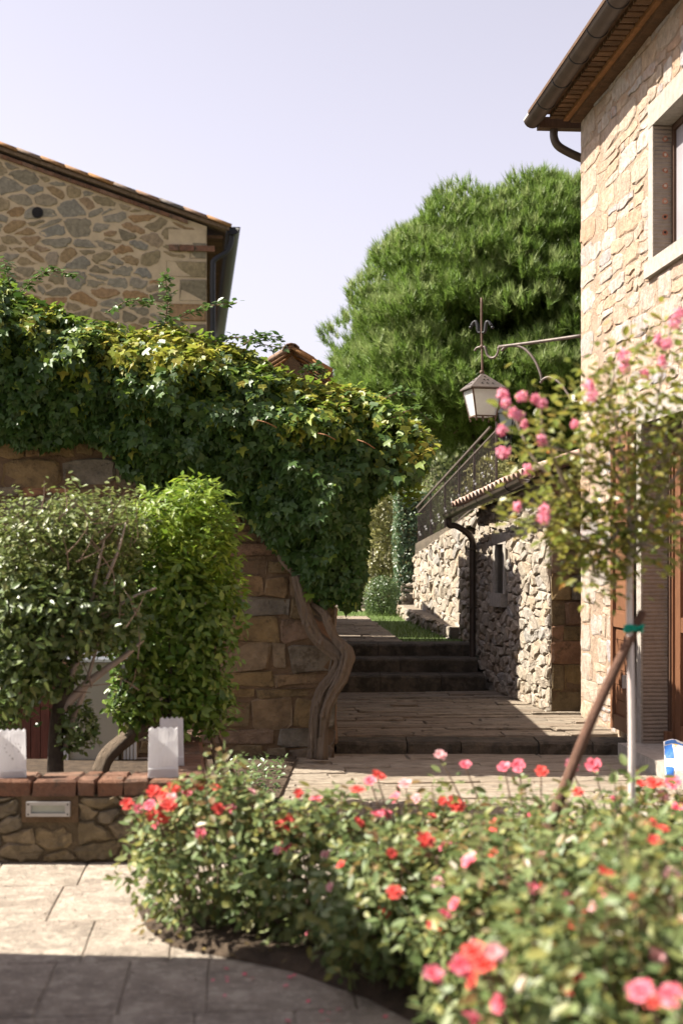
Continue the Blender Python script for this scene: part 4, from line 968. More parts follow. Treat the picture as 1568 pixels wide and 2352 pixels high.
zE = P(0, 893, 14.5).z; zA = P(0, 856, 14.5).z; zB = P(0, 957, 14.5).z
rt4 = sq(.262, zE); ap = Vector((lc.x, lc.y, zA)); lo = [p - Vector((0, 0, .012)) for p in rt4]
hood = raw('hood', [tuple(p) for p in rt4] + [tuple(ap)] + [tuple(p) for p in lo], [(0, 1, 4), (1, 2, 4), (2, 3, 4), (3, 0, 4), (5, 6, 1, 0), (6, 7, 2, 1), (7, 8, 3, 2), (8, 5, 0, 3), (8, 7, 6, 5)], 'iron', br)
for k in range(4):
    a, b_ = rt4[k], rt4[(k + 1) % 4]
    for (s, t) in ((.3, .25), (.5, .25), (.7, .25), (.4, .5), (.6, .5), (.5, .7)):
        c = (a.lerp(b_, s)).lerp(ap, t); nn_ = (b_ - a).cross(ap - a).normalized(); nn_ = nn_ if nn_.z > 0 else -nn_
        MB().lathe(c + nn_ * .002, [(.009, -.001), (.009, .003)], 7).build('vent_hole', 'dark_hole', hood)
tp, bt = sq(.225, zE - .014), sq(.150, zB)
for k in range(4):
    a, b_, c, d_ = tp[k], tp[(k + 1) % 4], bt[(k + 1) % 4], bt[k]; inn = (Vector((lc.x, lc.y, 0)) - (a + b_) / 2); inn.z = 0; inn = inn.normalized() * .008
    V = [a + inn, b_ + inn, c + inn, d_ + inn]; V += [v + inn for v in V]
    raw('pane', V, [(0, 1, 2, 3), (7, 6, 5, 4), (0, 4, 5, 1), (1, 5, 6, 2), (2, 6, 7, 3), (3, 7, 4, 0)], 'frost', br)
    MB().tube([a, d_ - (a - d_).normalized() * .05], .011, 4).build('corner_bar', 'rusty_iron', br)
    MB().tube([d_, c], .009, 4).build('base_bar', 'rusty_iron', br)
    MB().tube([a, b_], .008, 4).build('top_bar', 'rusty_iron', br)
MB().lathe((lc.x, lc.y, zB - .03), [(.004, -.02), (.012, 0), (.012, .03), (.03, .09), (.012, .10)], 8).build('burner', 'iron', br)
# lamp post on the terrace
lp = thing('lamp_post', 'slim dark lamp post with a glazed lantern behind the iron lantern', 'lamp post', (3.02, 26, 2.1))
MB().lathe((3.02, 26, 2.0), [(.07, 0), (.05, .3), (.03, .4), (.028, 1.75), (.035, 1.8), (.02, 1.9)], 10).build('pole', 'black_pipe', lp, smooth=True)
def sq2(r, z): return [Vector((3.02 + r * math.cos(.5 + k * math.pi / 2), 26 + r * math.sin(.5 + k * math.pi / 2), z)) for k in range(4)]
a_, b_ = sq2(.20, 4.27), sq2(.13, 3.93)
for k in range(4):
    V = [a_[k], a_[(k + 1) % 4], b_[(k + 1) % 4], b_[k]]; inn = (Vector((3.02, 26, 4.1)) - sum(V, Vector()) / 4) * .06
    V = [v + inn for v in V]; raw('pane', V + [v + inn * .5 for v in V], [(0, 1, 2, 3), (7, 6, 5, 4), (0, 4, 5, 1), (1, 5, 6, 2), (2, 6, 7, 3), (3, 7, 4, 0)], 'clear', lp)
    MB().tube([a_[k], b_[k]], .012, 4).build('corner_bar', 'black_pipe', lp); MB().tube([b_[k], Vector((3.02, 26, 3.72)) + (b_[k] - Vector((3.02, 26, 3.93))) * .5, Vector((3.02, 26, 3.68))], .010, 4).build('prong', 'black_pipe', lp)
c_ = sq2(.24, 4.28); d_ = sq2(.13, 4.38); e_ = sq2(.06, 4.47)
raw('hood', c_ + d_ + e_, [(3, 2, 1, 0)] + [(k, (k + 1) % 4, 4 + (k + 1) % 4, 4 + k) for k in range(4)] + [(4 + k, 4 + (k + 1) % 4, 8 + (k + 1) % 4, 8 + k) for k in range(4)] + [(8, 9, 10, 11)], 'black_pipe', lp)
MB().lathe((3.02, 26, 4.47), [(.03, 0), (.045, .03), (.02, .06), (.004, .11)], 8).build('finial', 'black_pipe', lp)

# ================================================================== PLANTER WALL with brick coping
pl_f = Frame((-.754, 7.7, 0), (-1, 0, 0), (0, -1, 0))
pw = thing('planter_wall', 'low stone planter wall topped with worn red bricks', 'wall', (-1.4, 7.8, 0))
pwb = wall_body('wall', pl_f, (0, 2.6), (0, .365), [], .26, 'planter_mortar', pw)
rp_ = random.Random(77)
LT0 = (1.70 - .754 - .01, 0)                      # the wall light: x 65..165 in the photo
la0, la1 = (784 - 165) / 424.3 - .754, (784 - 65) / 424.3 - .754
cells = voronoi(0, 2.6, .0, .36, .19, .115, jit=.44, drop=.2, extra=.3, rg=rp_)
lay(minus(cells, [(la0 - .03, la1 + .03, .19, .33)]), pl_f, pwb, 'planter_stone', gap=.010, out=.026, rg=rp_, wob=.010, dome=.5, rnd=.18, face=.84, sub=.012)
pdir = Vector((-.11, 1, 0)).normalized(); psf = Frame((-.754, 7.7, 0), pdir, (pdir.y, -pdir.x, 0))
psb = wall_body('side_wall', psf, (0.0, 2.3), (0, .363), [], .26, 'brown_mortar', pw)
lay(courses(0, 2.3, .02, .35, (.1, .2), (.2, .45), rg=rp_), psf, psb, 'planter_stone', gap=.02, out=.02, rg=rp_)
a = .0
def brick_obj(p8, parent): # slightly worn brick
    p8 = [Vector(p) + Vector((R.uniform(-.006, .006), R.uniform(-.006, .006), R.uniform(-.005, .005))) for p in p8]
    cts = sum(p8, Vector()) / 8; V = []
    for p in p8[:4]: V.append(p)
    for p in p8[4:]: V.append(p - Vector((0, 0, .014)))
    for p in p8[4:]: V.append(p + (Vector((cts.x, cts.y, p.z)) - p) * .13)
    raw('brick', V, [(3, 2, 1, 0)] + [(i, (i + 1) % 4, 4 + (i + 1) % 4, 4 + i) for i in range(4)] + [(4 + i, 4 + (i + 1) % 4, 8 + (i + 1) % 4, 8 + i) for i in range(4)] + [(8, 9, 10, 11)], 'brick', parent)
k = 0
for w in (.285, .135, .15, .10, .245, .27, .255, .03, .24, .26, .25, .25, .25):
    if w < .05: a += w; continue
    f_ = lambda aa, b, c: pl_f(aa, b, c); e = R.uniform(.015, .03)
    brick_obj([f_(a + w - .006, .362, e), f_(a + .006, .362, e), f_(a + .006, .362, -.13), f_(a + w - .006, .362, -.13), f_(a + w - .006, .448, e), f_(a + .006, .448, e), f_(a + .006, .448, -.13), f_(a + w - .006, .448, -.13)], pwb)
    brick_obj([f_(a + w - .006, .362, -.14), f_(a + .006, .362, -.14), f_(a + .006, .362, -.29), f_(a + w - .006, .362, -.29), f_(a + w - .006, .446, -.14), f_(a + .006, .446, -.14), f_(a + .006, .446, -.29), f_(a + w - .006, .446, -.29)], pwb)
    a += w; k += 1
b = .3
while b < 2.25:
    d_ = .115
    f_ = lambda bb, z, c: psf(bb, z, c)
    brick_obj([f_(b + .005, .362, .02), f_(b + d_ - .005, .362, .02), f_(b + d_ - .005, .362, -.30), f_(b + .005, .362, -.30), f_(b + .005, .448, .02), f_(b + d_ - .005, .448, .02), f_(b + d_ - .005, .448, -.30), f_(b + .005, .448, -.30)], psb); b += d_
soil = raw('planter_soil', [(-3.4, 7.95, .24), (-1.03, 7.95, .24), (-1.2, 9.95, .24), (-3.4, 9.95, .24)], [(0, 1, 2, 3)], 'soil', kind='structure')
# recessed wall light
wl = thing('wall_light', 'small rectangular recessed light with a steel frame in the planter wall', 'light', pl_f((la0 + la1) / 2, .26, .03))
z0, z1 = 1.65 - (1872 - 1280) / 424.3, 1.65 - (1839 - 1280) / 424.3
o_ = .05
for (a0, a1, b0, b1) in ((la0, la1, z1 - .017, z1), (la0, la1, z0, z0 + .017), (la0, la0 + .026, z0 + .017, z1 - .017), (la1 - .026, la1, z0 + .017, z1 - .017)): MB().fbox(pl_f, a0, a1, b0, b1, -.01, o_).build('frame', 'steel', wl)
MB().fbox(pl_f, la0 + .026, la1 - .026, z0 + .017, z1 - .017, -.01, .034).build('glass', 'light_glass', wl)
MB().fbox(pl_f, la0 - .04, la1 + .03, z0 - .035, z1 + .03, -.02, .022).build('mortar_bed', 'brown_mortar', wl)
for a0 in (la0 + .012, la1 - .012):
    for zz in (z0 + .012, z1 - .012): MB().fbox(pl_f, a0 - .004, a0 + .004, zz - .004, zz + .004, o_, o_ + .003).build('screw', 'dark_hole', wl)

# paper luminaria bags
def paper_bag(label, xb, yb, Y, w=.165, d=.085, h=.262, rz=0.0, heart=False, wtop=.94):
    c = P(xb, yb, Y); t = thing('paper_bag', label, 'paper bag', c, 'white paper lantern bags on the brick coping')
    cs, sn = math.cos(rz), math.sin(rz); W = lambda x, y, z: (c.x + x * cs - y * sn, c.y + x * sn + y * cs, c.z + z)
    n = 9; V = []; Fc = []
    # rings of the tube: front edge, folded side, back edge, folded side
    def ring(z, k):
        hw, hd = w / 2 * (1 + (wtop - 1) * k), d / 2 * (1 - .25 * k); g = .45 * hd * k
        r = [(-hw + 2 * hw * i / n, -hd) for i in range(n + 1)] + [(hw - g * .9, 0)] + [(hw - 2 * hw * i / n, hd) for i in range(n + 1)] + [(-hw + g * .9, 0)]
        return r
    zs = [0, .18, .21, .5, .75, .94, 1.0]; NRg = len(ring(0, 0))
    for iz, k in enumerate(zs):
        for j, (x, y) in enumerate(ring(k * h, k)):
            z = k * h
            if iz == len(zs) - 1: z += .007 if j % 2 else -.005
            q = .0022 * math.sin(9 * x / w + 7 * k) + .006 * noise.noise(Vector((x * 18 + xb, y * 18, k * 4))); V.append(W(x, y + q - (.004 if k == .18 else 0), z + .002))
    for iz in range(len(zs) - 1):
        for j in range(NRg): a = iz * NRg; Fc.append((a + j, a + (j + 1) % NRg, a + NRg + (j + 1) % NRg, a + NRg + j))
    Fc.append(tuple(reversed(range(NRg))))
    raw('bag', V, Fc, 'paper', t)
    V = [W(-w * .44, -d / 2 - .003, .012), W(w * .44, -d / 2 - .003, .012), W(w * .38, -d / 2 - .0035, .046), W(-w * .38, -d / 2 - .0035, .046)]
    raw('base_fold', V + [tuple(Vector(v) + Vector((0, .002, 0))) for v in V], [(0, 1, 2, 3), (7, 6, 5, 4), (0, 4, 5, 1), (1, 5, 6, 2), (2, 6, 7, 3), (3, 7, 4, 0)], 'paper', t)
    if heart:
        for k in range(16):
            a = 2 * math.pi * k / 16; x = .0030 * 16 * math.sin(a) ** 3 * .85; z = .0030 * (13 * math.cos(a) - 5 * math.cos(2 * a) - 2 * math.cos(3 * a) - math.cos(4 * a)) + h * .62
            kk = z / h; yy = -d / 2 * (1 - .25 * kk) - .0025
            pts = [W(x + .004 * math.cos(q), yy, z + .004 * math.sin(q)) for q in [2 * math.pi * i / 6 for i in range(6)]]
            raw('punched_hole', pts + [tuple(Vector(p) + Vector((0, .002, 0))) for p in pts], [tuple(range(6))] + [(i, (i + 1) % 6, 6 + (i + 1) % 6, 6 + i) for i in range(6)], 'punch', t)
paper_bag('white paper bag with a heart of punched holes at the left end', 28, 1789, 7.78, rz=math.radians(18), heart=True, w=.15)
paper_bag('plain white paper bag streaked with sunlight at the coping corner', 375, 1784, 7.80, w=.165, rz=math.radians(8))
paper_bag('white paper bag standing half hidden behind the front bag', 394, 1758, 8.25, w=.135, rz=math.radians(14), h=.27)

# grey cabinet with white slats behind the planter, red boards left of it
cb2 = thing('slatted_cabinet', 'grey panel with white slatted sides half hidden behind the shrubs', 'cabinet', P(215, 1770, 9.9))
def pp(x0, x1, y0, y1, Y, th, name, m, par): 
    a, b = P(x0, y1, Y), P(x1, y0, Y); return MB().box(((a.x + b.x) / 2, Y + th / 2, (a.z + b.z) / 2), (b.x - a.x, th, b.z - a.z)).build(name, m, par)
pp(158, 272, 1522, 1800, 9.9, .05, 'panel', 'grey_panel', cb2); pp(272, 280, 1515, 1800, 9.93, .04, 'edge', 'iron', cb2)
for x in (146, 153): pp(x, x + 4, 1560, 1800, 9.88, .03, 'slat', 'white_paint', cb2)
for x in (284, 292, 300, 308): pp(x, x + 5, 1560, 1800, 9.92, .04, 'slat', 'white_paint', cb2)
for y in (1488, 1497, 1508): pp(150, 292, y, y + 6, 9.9, .05, 'top_slat', 'white_paint', cb2)
pp(156, 276, 1514, 1521, 9.88, .06, 'top_rail', 'white_paint', cb2)
rs = thing('red_shutter', 'dark red boarded shutter in the shade behind the shrubs', 'shutter', P(60, 1790, 10.2))
for k in range(9): pp(-60 + k * 22, -60 + k * 22 + 20.5, 1500, 1800, 10.2, .04, 'plank', 'red_wood', rs)

# ================================================================== IVY
ivy = thing('ivy', 'thick dark ivy draped over the garden wall with yellowing top leaves', 'ivy', (-1.2, 11.6, 2))
TOPX = [-60, 0, 100, 200, 300, 400, 480, 560, 640, 700, 800, 870, 930, 985, 1005]
TOPY = [630, 650, 700, 735, 758, 748, 775, 806, 846, 872, 892, 912, 950, 992, 1025]
BOTX = [-60, 0, 130, 190, 215, 280, 400, 500, 560, 600, 650, 700, 745, 790, 822, 836, 842, 890, 950, 985, 1005]
BOTY = [1000, 1015, 1035, 1000, 1010, 1075, 1150, 1165, 1180, 1230, 1270, 1340, 1390, 1395, 1400, 1330, 1180, 1120, 1105, 1070, 1025]
def ivy_points(n, y_sel=None, depth=.4):
    x = NR.uniform(-60, 1003, n * 3); top = np.interp(x, TOPX, TOPY); bot = np.interp(x, BOTX, BOTY)
    wob = np.array([noise.noise(Vector((v * .012, 4.2, 0))) for v in x]) * 28 + np.array([noise.noise(Vector((v * .05, 9.2, 0))) for v in x]) * 12
    top, bot = top + wob * .6, bot + wob * 1.2
    y = top + (bot - top) * NR.random(len(x)) ** (1.0 if y_sel is None else y_sel)
    w = (bot - top); keep = NR.random(len(x)) < w / 560; x, y, top, bot = x[keep][:n], y[keep][:n], top[keep][:n], bot[keep][:n]
    s = 279.0; dt = (y - top) / s; db = (bot - y) / s
    bulge = .58 * np.sqrt(np.clip(1 - (1 - np.clip(dt / .55, 0, 1)) ** 2, 0, 1)) * (.35 + .65 * np.clip(db / .8, 0, 1))
    bulge *= np.clip((1010 - x) / 260, .25, 1)
    lump = np.array([noise.noise(Vector((a * .014, b * .014, 1))) for a, b in zip(x, y)]) * .22 + np.array([noise.noise(Vector((a * .05, b * .05, 7))) for a, b in zip(x, y)]) * .10
    Y = 11.62 - bulge - lump * np.clip(bulge * 2, .2, 1) + depth * NR.random(len(x)) ** 1.5
    Y = np.where(x > 770, np.minimum(Y, 12.3), np.minimum(Y, 11.66)) + np.where(x > 860, .25 * NR.normal(size=len(x)), 0)
    pos = np.c_[(x - 784) / F * Y, Y, EYE - (y - 1280) / F * Y]
    up = np.clip(1 - dt / .5, 0, 1)[:, None]
    nn = np.array([0, -1, .35]) * (1 - up) + np.array([0, -.25, 1]) * up
    return pos, nn, x, y, dt
pos, nn, x, y, dt = ivy_points(27000)
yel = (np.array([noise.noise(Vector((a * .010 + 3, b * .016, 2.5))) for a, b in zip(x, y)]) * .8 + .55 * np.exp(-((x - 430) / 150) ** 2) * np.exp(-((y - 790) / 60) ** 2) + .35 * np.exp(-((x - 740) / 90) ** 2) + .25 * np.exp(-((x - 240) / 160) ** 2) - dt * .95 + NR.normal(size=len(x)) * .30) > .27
def ivy_set(name, m, k):
    n = int(k.sum()); leaves(name, T_IVY, pos[k], nn[k] + .75 * rvec(n), np.array([0, -.3, -.9]) + .6 * rvec(n), NR.choice([.045, .055, .065, .08, .095], n) * NR.uniform(.8, 1.15, n), m, ivy)
lit_ivy = (~yel) & (NR.random(len(x)) < np.clip(.85 - dt * 1.15, .05, 1))  # leaves given the painted sunlit tone, more of them towards the top
ivy_set('foliage', 'ivy', ~yel & ~lit_ivy); ivy_set('sunlit_foliage', 'ivy_sunlit', lit_ivy); ivy_set('yellow_foliage', 'ivy_yellow', yel)
n = 9000                                          # the back slope of the mass, over the wall top
bx = NR.uniform(-60, 960, n); bt_ = np.interp(bx, TOPX, TOPY); bY = NR.uniform(11.6, 12.5, n); bz = EYE - (bt_ - 1280) / F * 11.7 - .02 - .5 * ((bY - 11.6) / .9) ** 2 - .25 * NR.random(n) + .05 * NR.normal(size=n)
bp_ = np.c_[(bx - 784) / F * bY, bY, bz]
leaves('foliage', T_IVY, bp_, np.array([0, .3, 1]) + .7 * rvec(n), rvec(n), NR.uniform(.045, .085, n), 'ivy_sunlit', ivy)
# a few hundred of the front leaves as single pieces
lm = [leaf_mesh('leaf', T_IVY, 'ivy', 1.0), leaf_mesh('leaf', T_IVY, 'ivy_yellow', 1.0)]
p2, n2, x2, y2, d2 = ivy_points(260, depth=.02)
for i in range(len(p2)):
    nv = Vector(n2[i]) + Vector((R.uniform(-.5, .5), R.uniform(-.3, .3), R.uniform(-.3, .5))); av = Vector((R.uniform(-.6, .6), -.4, -.8))
    inst('leaf', lm[1 if (d2[i] < .3 and R.random() < .4) else 0], ivy, Vector(p2[i]) + Vector((0, -.02, .01)), quat_axes(av, nv), R.uniform(.055, .095))
# gnarled vine trunk
def VP(x, y, Y=11.45): return P(x, y, Y)
def gnarled(pts, rad, name, nr, tw, nstrip):
    """twisted old wood: a grooved core with loose fibrous strips of bark lying along it"""
    sp = spline(pts, 7); rd = [r * (1 + .10 * noise.noise(Vector((i * .35, nr, 0)))) for i, r in enumerate(lerp_list(rad, len(sp)))]
    mb = MB().tube(sp, rd, 34, ridge=.15, twist=tw, nr=nr)
    for k in range(nstrip):
        th = R.uniform(0, 6.28); dr_ = R.uniform(-.05, .05); i0 = R.randint(0, max(0, len(sp) - 14)); i1 = min(len(sp), i0 + R.randint(10, 34)); q = []
        for i in range(i0, i1):
            q.append(sp[i] + Vector((math.cos(th + dr_ * i), math.sin(th + dr_ * i) * .9, 0)) * rd[i] * R.uniform(.98, 1.10))
        if len(q) > 3: mb.tube(q, [R.uniform(.004, .011) for _ in q], 5)
    for k in range(5):
        i = R.randint(3, len(sp) - 4); th = R.uniform(3.3, 6.1); c = sp[i] + Vector((math.cos(th), math.sin(th), 0)) * rd[i] * .85
        mb.lathe(c, [(.004, -.03), (.022, -.014), (.026, .004), (.016, .02), (.004, .03)], 8)
    return mb.build(name, 'bark', ivy, smooth=True)
gnarled([VP(722, 1742), VP(723, 1700), VP(727, 1640), VP(740, 1590), VP(766, 1556), VP(784, 1524), VP(781, 1505), VP(757, 1490), VP(727, 1463), VP(708, 1425), VP(695, 1385), VP(687, 1350), VP(680, 1322)], [.056, .045, .046, .052, .056, .057, .062, .054, .048, .046, .044, .042, .036], 'trunk', 6, .10, 40)
gnarled([VP(738, 1744, 11.40), VP(742, 1690, 11.40), VP(748, 1635, 11.38), VP(766, 1590, 11.38), VP(786, 1556, 11.38), VP(799, 1506, 11.38), VP(786, 1484, 11.4), VP(770, 1466, 11.42), VP(754, 1436, 11.42), VP(744, 1412, 11.45), VP(716, 1388, 11.5)], [.045, .036, .036, .040, .045, .052, .038, .034, .034, .036, .020], 'stem', 5, -.12, 22)
for pts, r in (([(688, 1330), (668, 1310), (648, 1290), (640, 1268), (646, 1245), (655, 1225)], .026), ([(705, 1330), (722, 1350), (735, 1385), (752, 1412), (745, 1420), (730, 1410)], .014), ([(650, 1240), (640, 1225), (630, 1205)], .03), ([(760, 1425), (750, 1418), (735, 1424), (722, 1414)], .02), ([(600, 1180), (560, 1170), (515, 1168)], .03)):
    sp = spline([VP(a, b, 11.5) for a, b in pts], 5); MB().tube(sp, lerp_list([r, r * .8, r * .6], len(sp)), 8, ridge=.12, twist=.2).build('stem', 'bark', ivy, smooth=True)
mb = MB()                                         # bare runners across the face
for x0, y0, x1, y1 in ((590, 965, 635, 982), (730, 995, 770, 1010), (820, 1010, 860, 1030)):
    MB().tube(spline([P(x0, y0, 10.92), P((x0 + x1) / 2, (y0 + y1) / 2 - 3, 10.88), P(x1, y1, 10.98)], 4), .004, 5).build('runner', 'red_twig', ivy)
# light sprays reaching above the ivy
sprays = [[(380, 740), (385, 700), (383, 660), (380, 630)], [(330, 760), (400, 735), (470, 705), (545, 695)], [(470, 790), (540, 775), (600, 790), (648, 800)], [(40, 690), (70, 650), (110, 625), (180, 630)], [(30, 680), (20, 640), (10, 600)],
          [(240, 720), (300, 690), (360, 700)], [(560, 790), (600, 770), (640, 775)], [(870, 920), (920, 900), (950, 905)], [(900, 960), (950, 940), (985, 965)], [(690, 860), (720, 840), (745, 862)]]
spt = thing('climbing_spray', 'light arching sprays of a climber rising above the ivy', 'climber', P(380, 760, 11.5))
lp_, ln2, la_ = [], [], []; mb = MB()
for s in sprays:
    Yv = R.uniform(11.3, 11.7); sp = spline([P(a, b, Yv) for a, b in s], 8); mb.tube(sp, lerp_list([.007, .003], len(sp)), 5)
    for i, q in enumerate(sp[2:]):
        for _ in range(4):
            lp_.append(q + Vector((R.gauss(0, .018), R.gauss(0, .02), R.gauss(0, .018)))); ln2.append((R.gauss(0, .5), R.gauss(0, .5), 1)); la_.append((R.gauss(0, 1), R.gauss(0, .5), R.gauss(-.2, .6)))
mb.build('stem', 'twig', spt); leaves('foliage', T_OVAL, lp_, ln2, la_, NR.uniform(.045, .075, len(lp_)), 'spray', spt)

# ================================================================== SHRUBS IN THE PLANTER
hs = thing('evergreen_shrub', 'broad glossy evergreen shrub with bare grey branches in the planter', 'shrub', P(130, 1790, 8.7))
def cloud(n, boxes, m, size, T, par, name='foliage', up=.3, lump=.4, freq=2.8):
    P_, N_ = [], []
    for (x, y, Y, rx, ry, rY, w) in boxes:
        c = P(x, y, Y); sc = Y / F; p, q = blob(int(n * w), tuple(c), (rx * sc, rY, ry * sc), .55, -1, lump, freq); P_.append(p); N_.append(q)
    p, q = np.concatenate(P_), np.concatenate(N_); k = len(p)
    leaves(name, T, p, q * .6 + np.array([0, -.2, .7]) + .8 * rvec(k), q * .6 + np.array([0, 0, up]) + .8 * rvec(k), NR.uniform(.7, 1.3, k) * size, m, par)
cloud(8200, [(60, 1270, 8.6, 140, 120, .45, .25), (180, 1240, 8.8, 120, 120, .42, .25), (270, 1260, 8.9, 80, 120, .35, .15), (10, 1360, 8.5, 120, 120, .4, .2), (150, 1340, 8.7, 120, 90, .4, .15)], 'shrub_pale', .044, T_OVAL, hs, 'pale_foliage', lump=.7, freq=3.8)
cloud(4400, [(60, 1420, 8.45, 130, 120, .42, .35), (170, 1420, 8.5, 110, 90, .4, .22), (60, 1530, 8.4, 110, 80, .35, .14), (30, 1560, 8.4, 90, 90, .35, .15), (120, 1540, 8.6, 60, 60, .3, .08), (-20, 1640, 8.5, 60, 80, .35, .07), (270, 1420, 8.6, 70, 90, .35, .10)], 'holly', .060, T_OVAL, hs, lump=.65, freq=3.6)
cloud(520, [(180, 1670, 8.6, 42, 60, .2, 1.0)], 'holly', .045, T_OVAL, hs)
for pts, r in (([(128, 1790), (130, 1690), (138, 1620), (165, 1560)], [.052, .045, .04, .03]), ([(135, 1640), (190, 1580), (240, 1540), (290, 1505), (330, 1470)], [.03, .026, .022, .016, .008]), ([(150, 1720), (168, 1650), (190, 1600), (205, 1550), (225, 1480)], [.018, .017, .015, .012, .008]),
               ([(150, 1580), (120, 1500), (80, 1400), (40, 1300)], [.03, .024, .018, .008]), ([(160, 1560), (200, 1450), (215, 1350), (240, 1240)], [.026, .02, .014, .006]), ([(100, 1460), (50, 1420), (-10, 1390)], [.018, .014, .01]), ([(200, 1450), (290, 1380), (360, 1350)], [.016, .01, .006]), ([(60, 1380), (30, 1300), (20, 1220)], [.014, .01, .005]), ([(225, 1380), (270, 1270), (290, 1200)], [.012, .009, .004])):
    sp = spline([P(a, b, 8.55) for a, b in pts], 5); MB().tube(sp, lerp_list(r, len(sp)), 8, ridge=.06).build('branch', 'dark_bark' if r[0] > .05 else 'pale_bark', hs, smooth=True)
mb = MB(); SH = []
for k in range(60):
    x, y = R.uniform(-20, 320), R.uniform(1180, 1600); p0 = P(x, y, R.uniform(8.25, 8.6)); d_ = Vector((R.uniform(-.2, .2), R.uniform(-.1, .1), R.uniform(.0, .22))); mb.tube([p0, p0 + d_ * .5 + Vector((.01, 0, 0)), p0 + d_], [.006, .004, .002], 4)
for k in range(46):
    x = R.uniform(-20, 330); y = 1150 + 40 * abs(math.sin(x * .02)) + R.uniform(-10, 60); p0 = P(x, y + 40, R.uniform(8.4, 8.8)); d_ = Vector((R.uniform(-.12, .12), R.uniform(-.05, .05), R.uniform(.14, .30))); mb.tube([p0, p0 + d_], [.004, .002], 4)
    m_ = 12; q_ = np.array([tuple(p0 + d_ * t + Vector((R.gauss(0, .014), R.gauss(0, .014), 0))) for t in np.linspace(.1, 1.05, m_)]); SH.append(q_)
q_ = np.concatenate(SH); m_ = len(q_); leaves('shoot_leaves', T_OVAL, q_, np.array([0, -.2, 1]) + .6 * rvec(m_), rvec(m_) + np.array([0, 0, .4]), NR.uniform(.028, .05, m_), 'shrub_pale', hs)
mb.build('twigs', 'twig', hs, kind='stuff')
wi = thing('wisteria_bush', 'bright green leafy climber mounded on a stake beside the ivy wall', 'climber', P(400, 1780, 9.3))
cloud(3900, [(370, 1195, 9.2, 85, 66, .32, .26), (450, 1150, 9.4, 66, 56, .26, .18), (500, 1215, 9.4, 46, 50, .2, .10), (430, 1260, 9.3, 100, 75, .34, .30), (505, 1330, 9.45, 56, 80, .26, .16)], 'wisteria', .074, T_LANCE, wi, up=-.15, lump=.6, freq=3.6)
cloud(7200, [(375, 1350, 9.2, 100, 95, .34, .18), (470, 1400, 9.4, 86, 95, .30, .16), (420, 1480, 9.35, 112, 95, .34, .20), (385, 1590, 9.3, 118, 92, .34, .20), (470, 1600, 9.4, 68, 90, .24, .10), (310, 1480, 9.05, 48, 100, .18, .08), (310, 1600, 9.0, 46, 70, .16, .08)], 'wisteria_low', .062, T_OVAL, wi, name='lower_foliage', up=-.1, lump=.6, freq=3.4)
cloud(420, [(310, 1585, 9.05, 40, 75, .16, 1.0)], 'hedge_yellow', .05, T_OVAL, wi, 'yellow_foliage')
sp = spline([P(232, 1775, 9.0), P(246, 1740, 9.0), P(275, 1710, 9.0), P(310, 1682, 9.02), P(350, 1660, 9.1), P(390, 1600, 9.2)], 6)
MB().tube(sp, lerp_list([.055, .05, .046, .046, .04, .02], len(sp)), 14, ridge=.15, twist=.15).build('trunk', 'bark', wi, smooth=True)
MB().tube([P(388, 1790, 9.15), P(392, 1450, 9.15)], .014, 6).build('support_stake', 'dark_bark', wi)
mb = MB()
for pts in ([(452, 1690), (470, 1740), (482, 1795)], [(478, 1670), (496, 1725), (515, 1790)], [(495, 1668), (515, 1720), (540, 1790)], [(486, 1680), (492, 1740), (505, 1800)]):
    sp = spline([P(a, b, 9.6) for a, b in pts], 4); MB().tube(sp, lerp_list([.012, .014, .016], len(sp)), 6).build('stem', 'twig', wi, smooth=True)
# low weeds at the wall foot
p = np.c_[NR.uniform(-.85, -.42, 420), NR.uniform(8.9, 11.2, 420), NR.uniform(.0, .13, 420)]
tag(leaves('weeds', T_OVAL, p, np.array([0, -.2, 1]) + .7 * rvec(420), rvec(420) + np.array([0, 0, .5]), NR.uniform(.03, .06, 420), 'box_leaf'), 'low green weeds growing at the foot of the garden wall')
raw('wall_bed', [(-1.2, 8.6, .02), (-.46, 8.6, .02), (-.36, 11.66, .02), (-1.2, 11.66, .02)], [(0, 1, 2, 3)], 'soil', kind='structure')

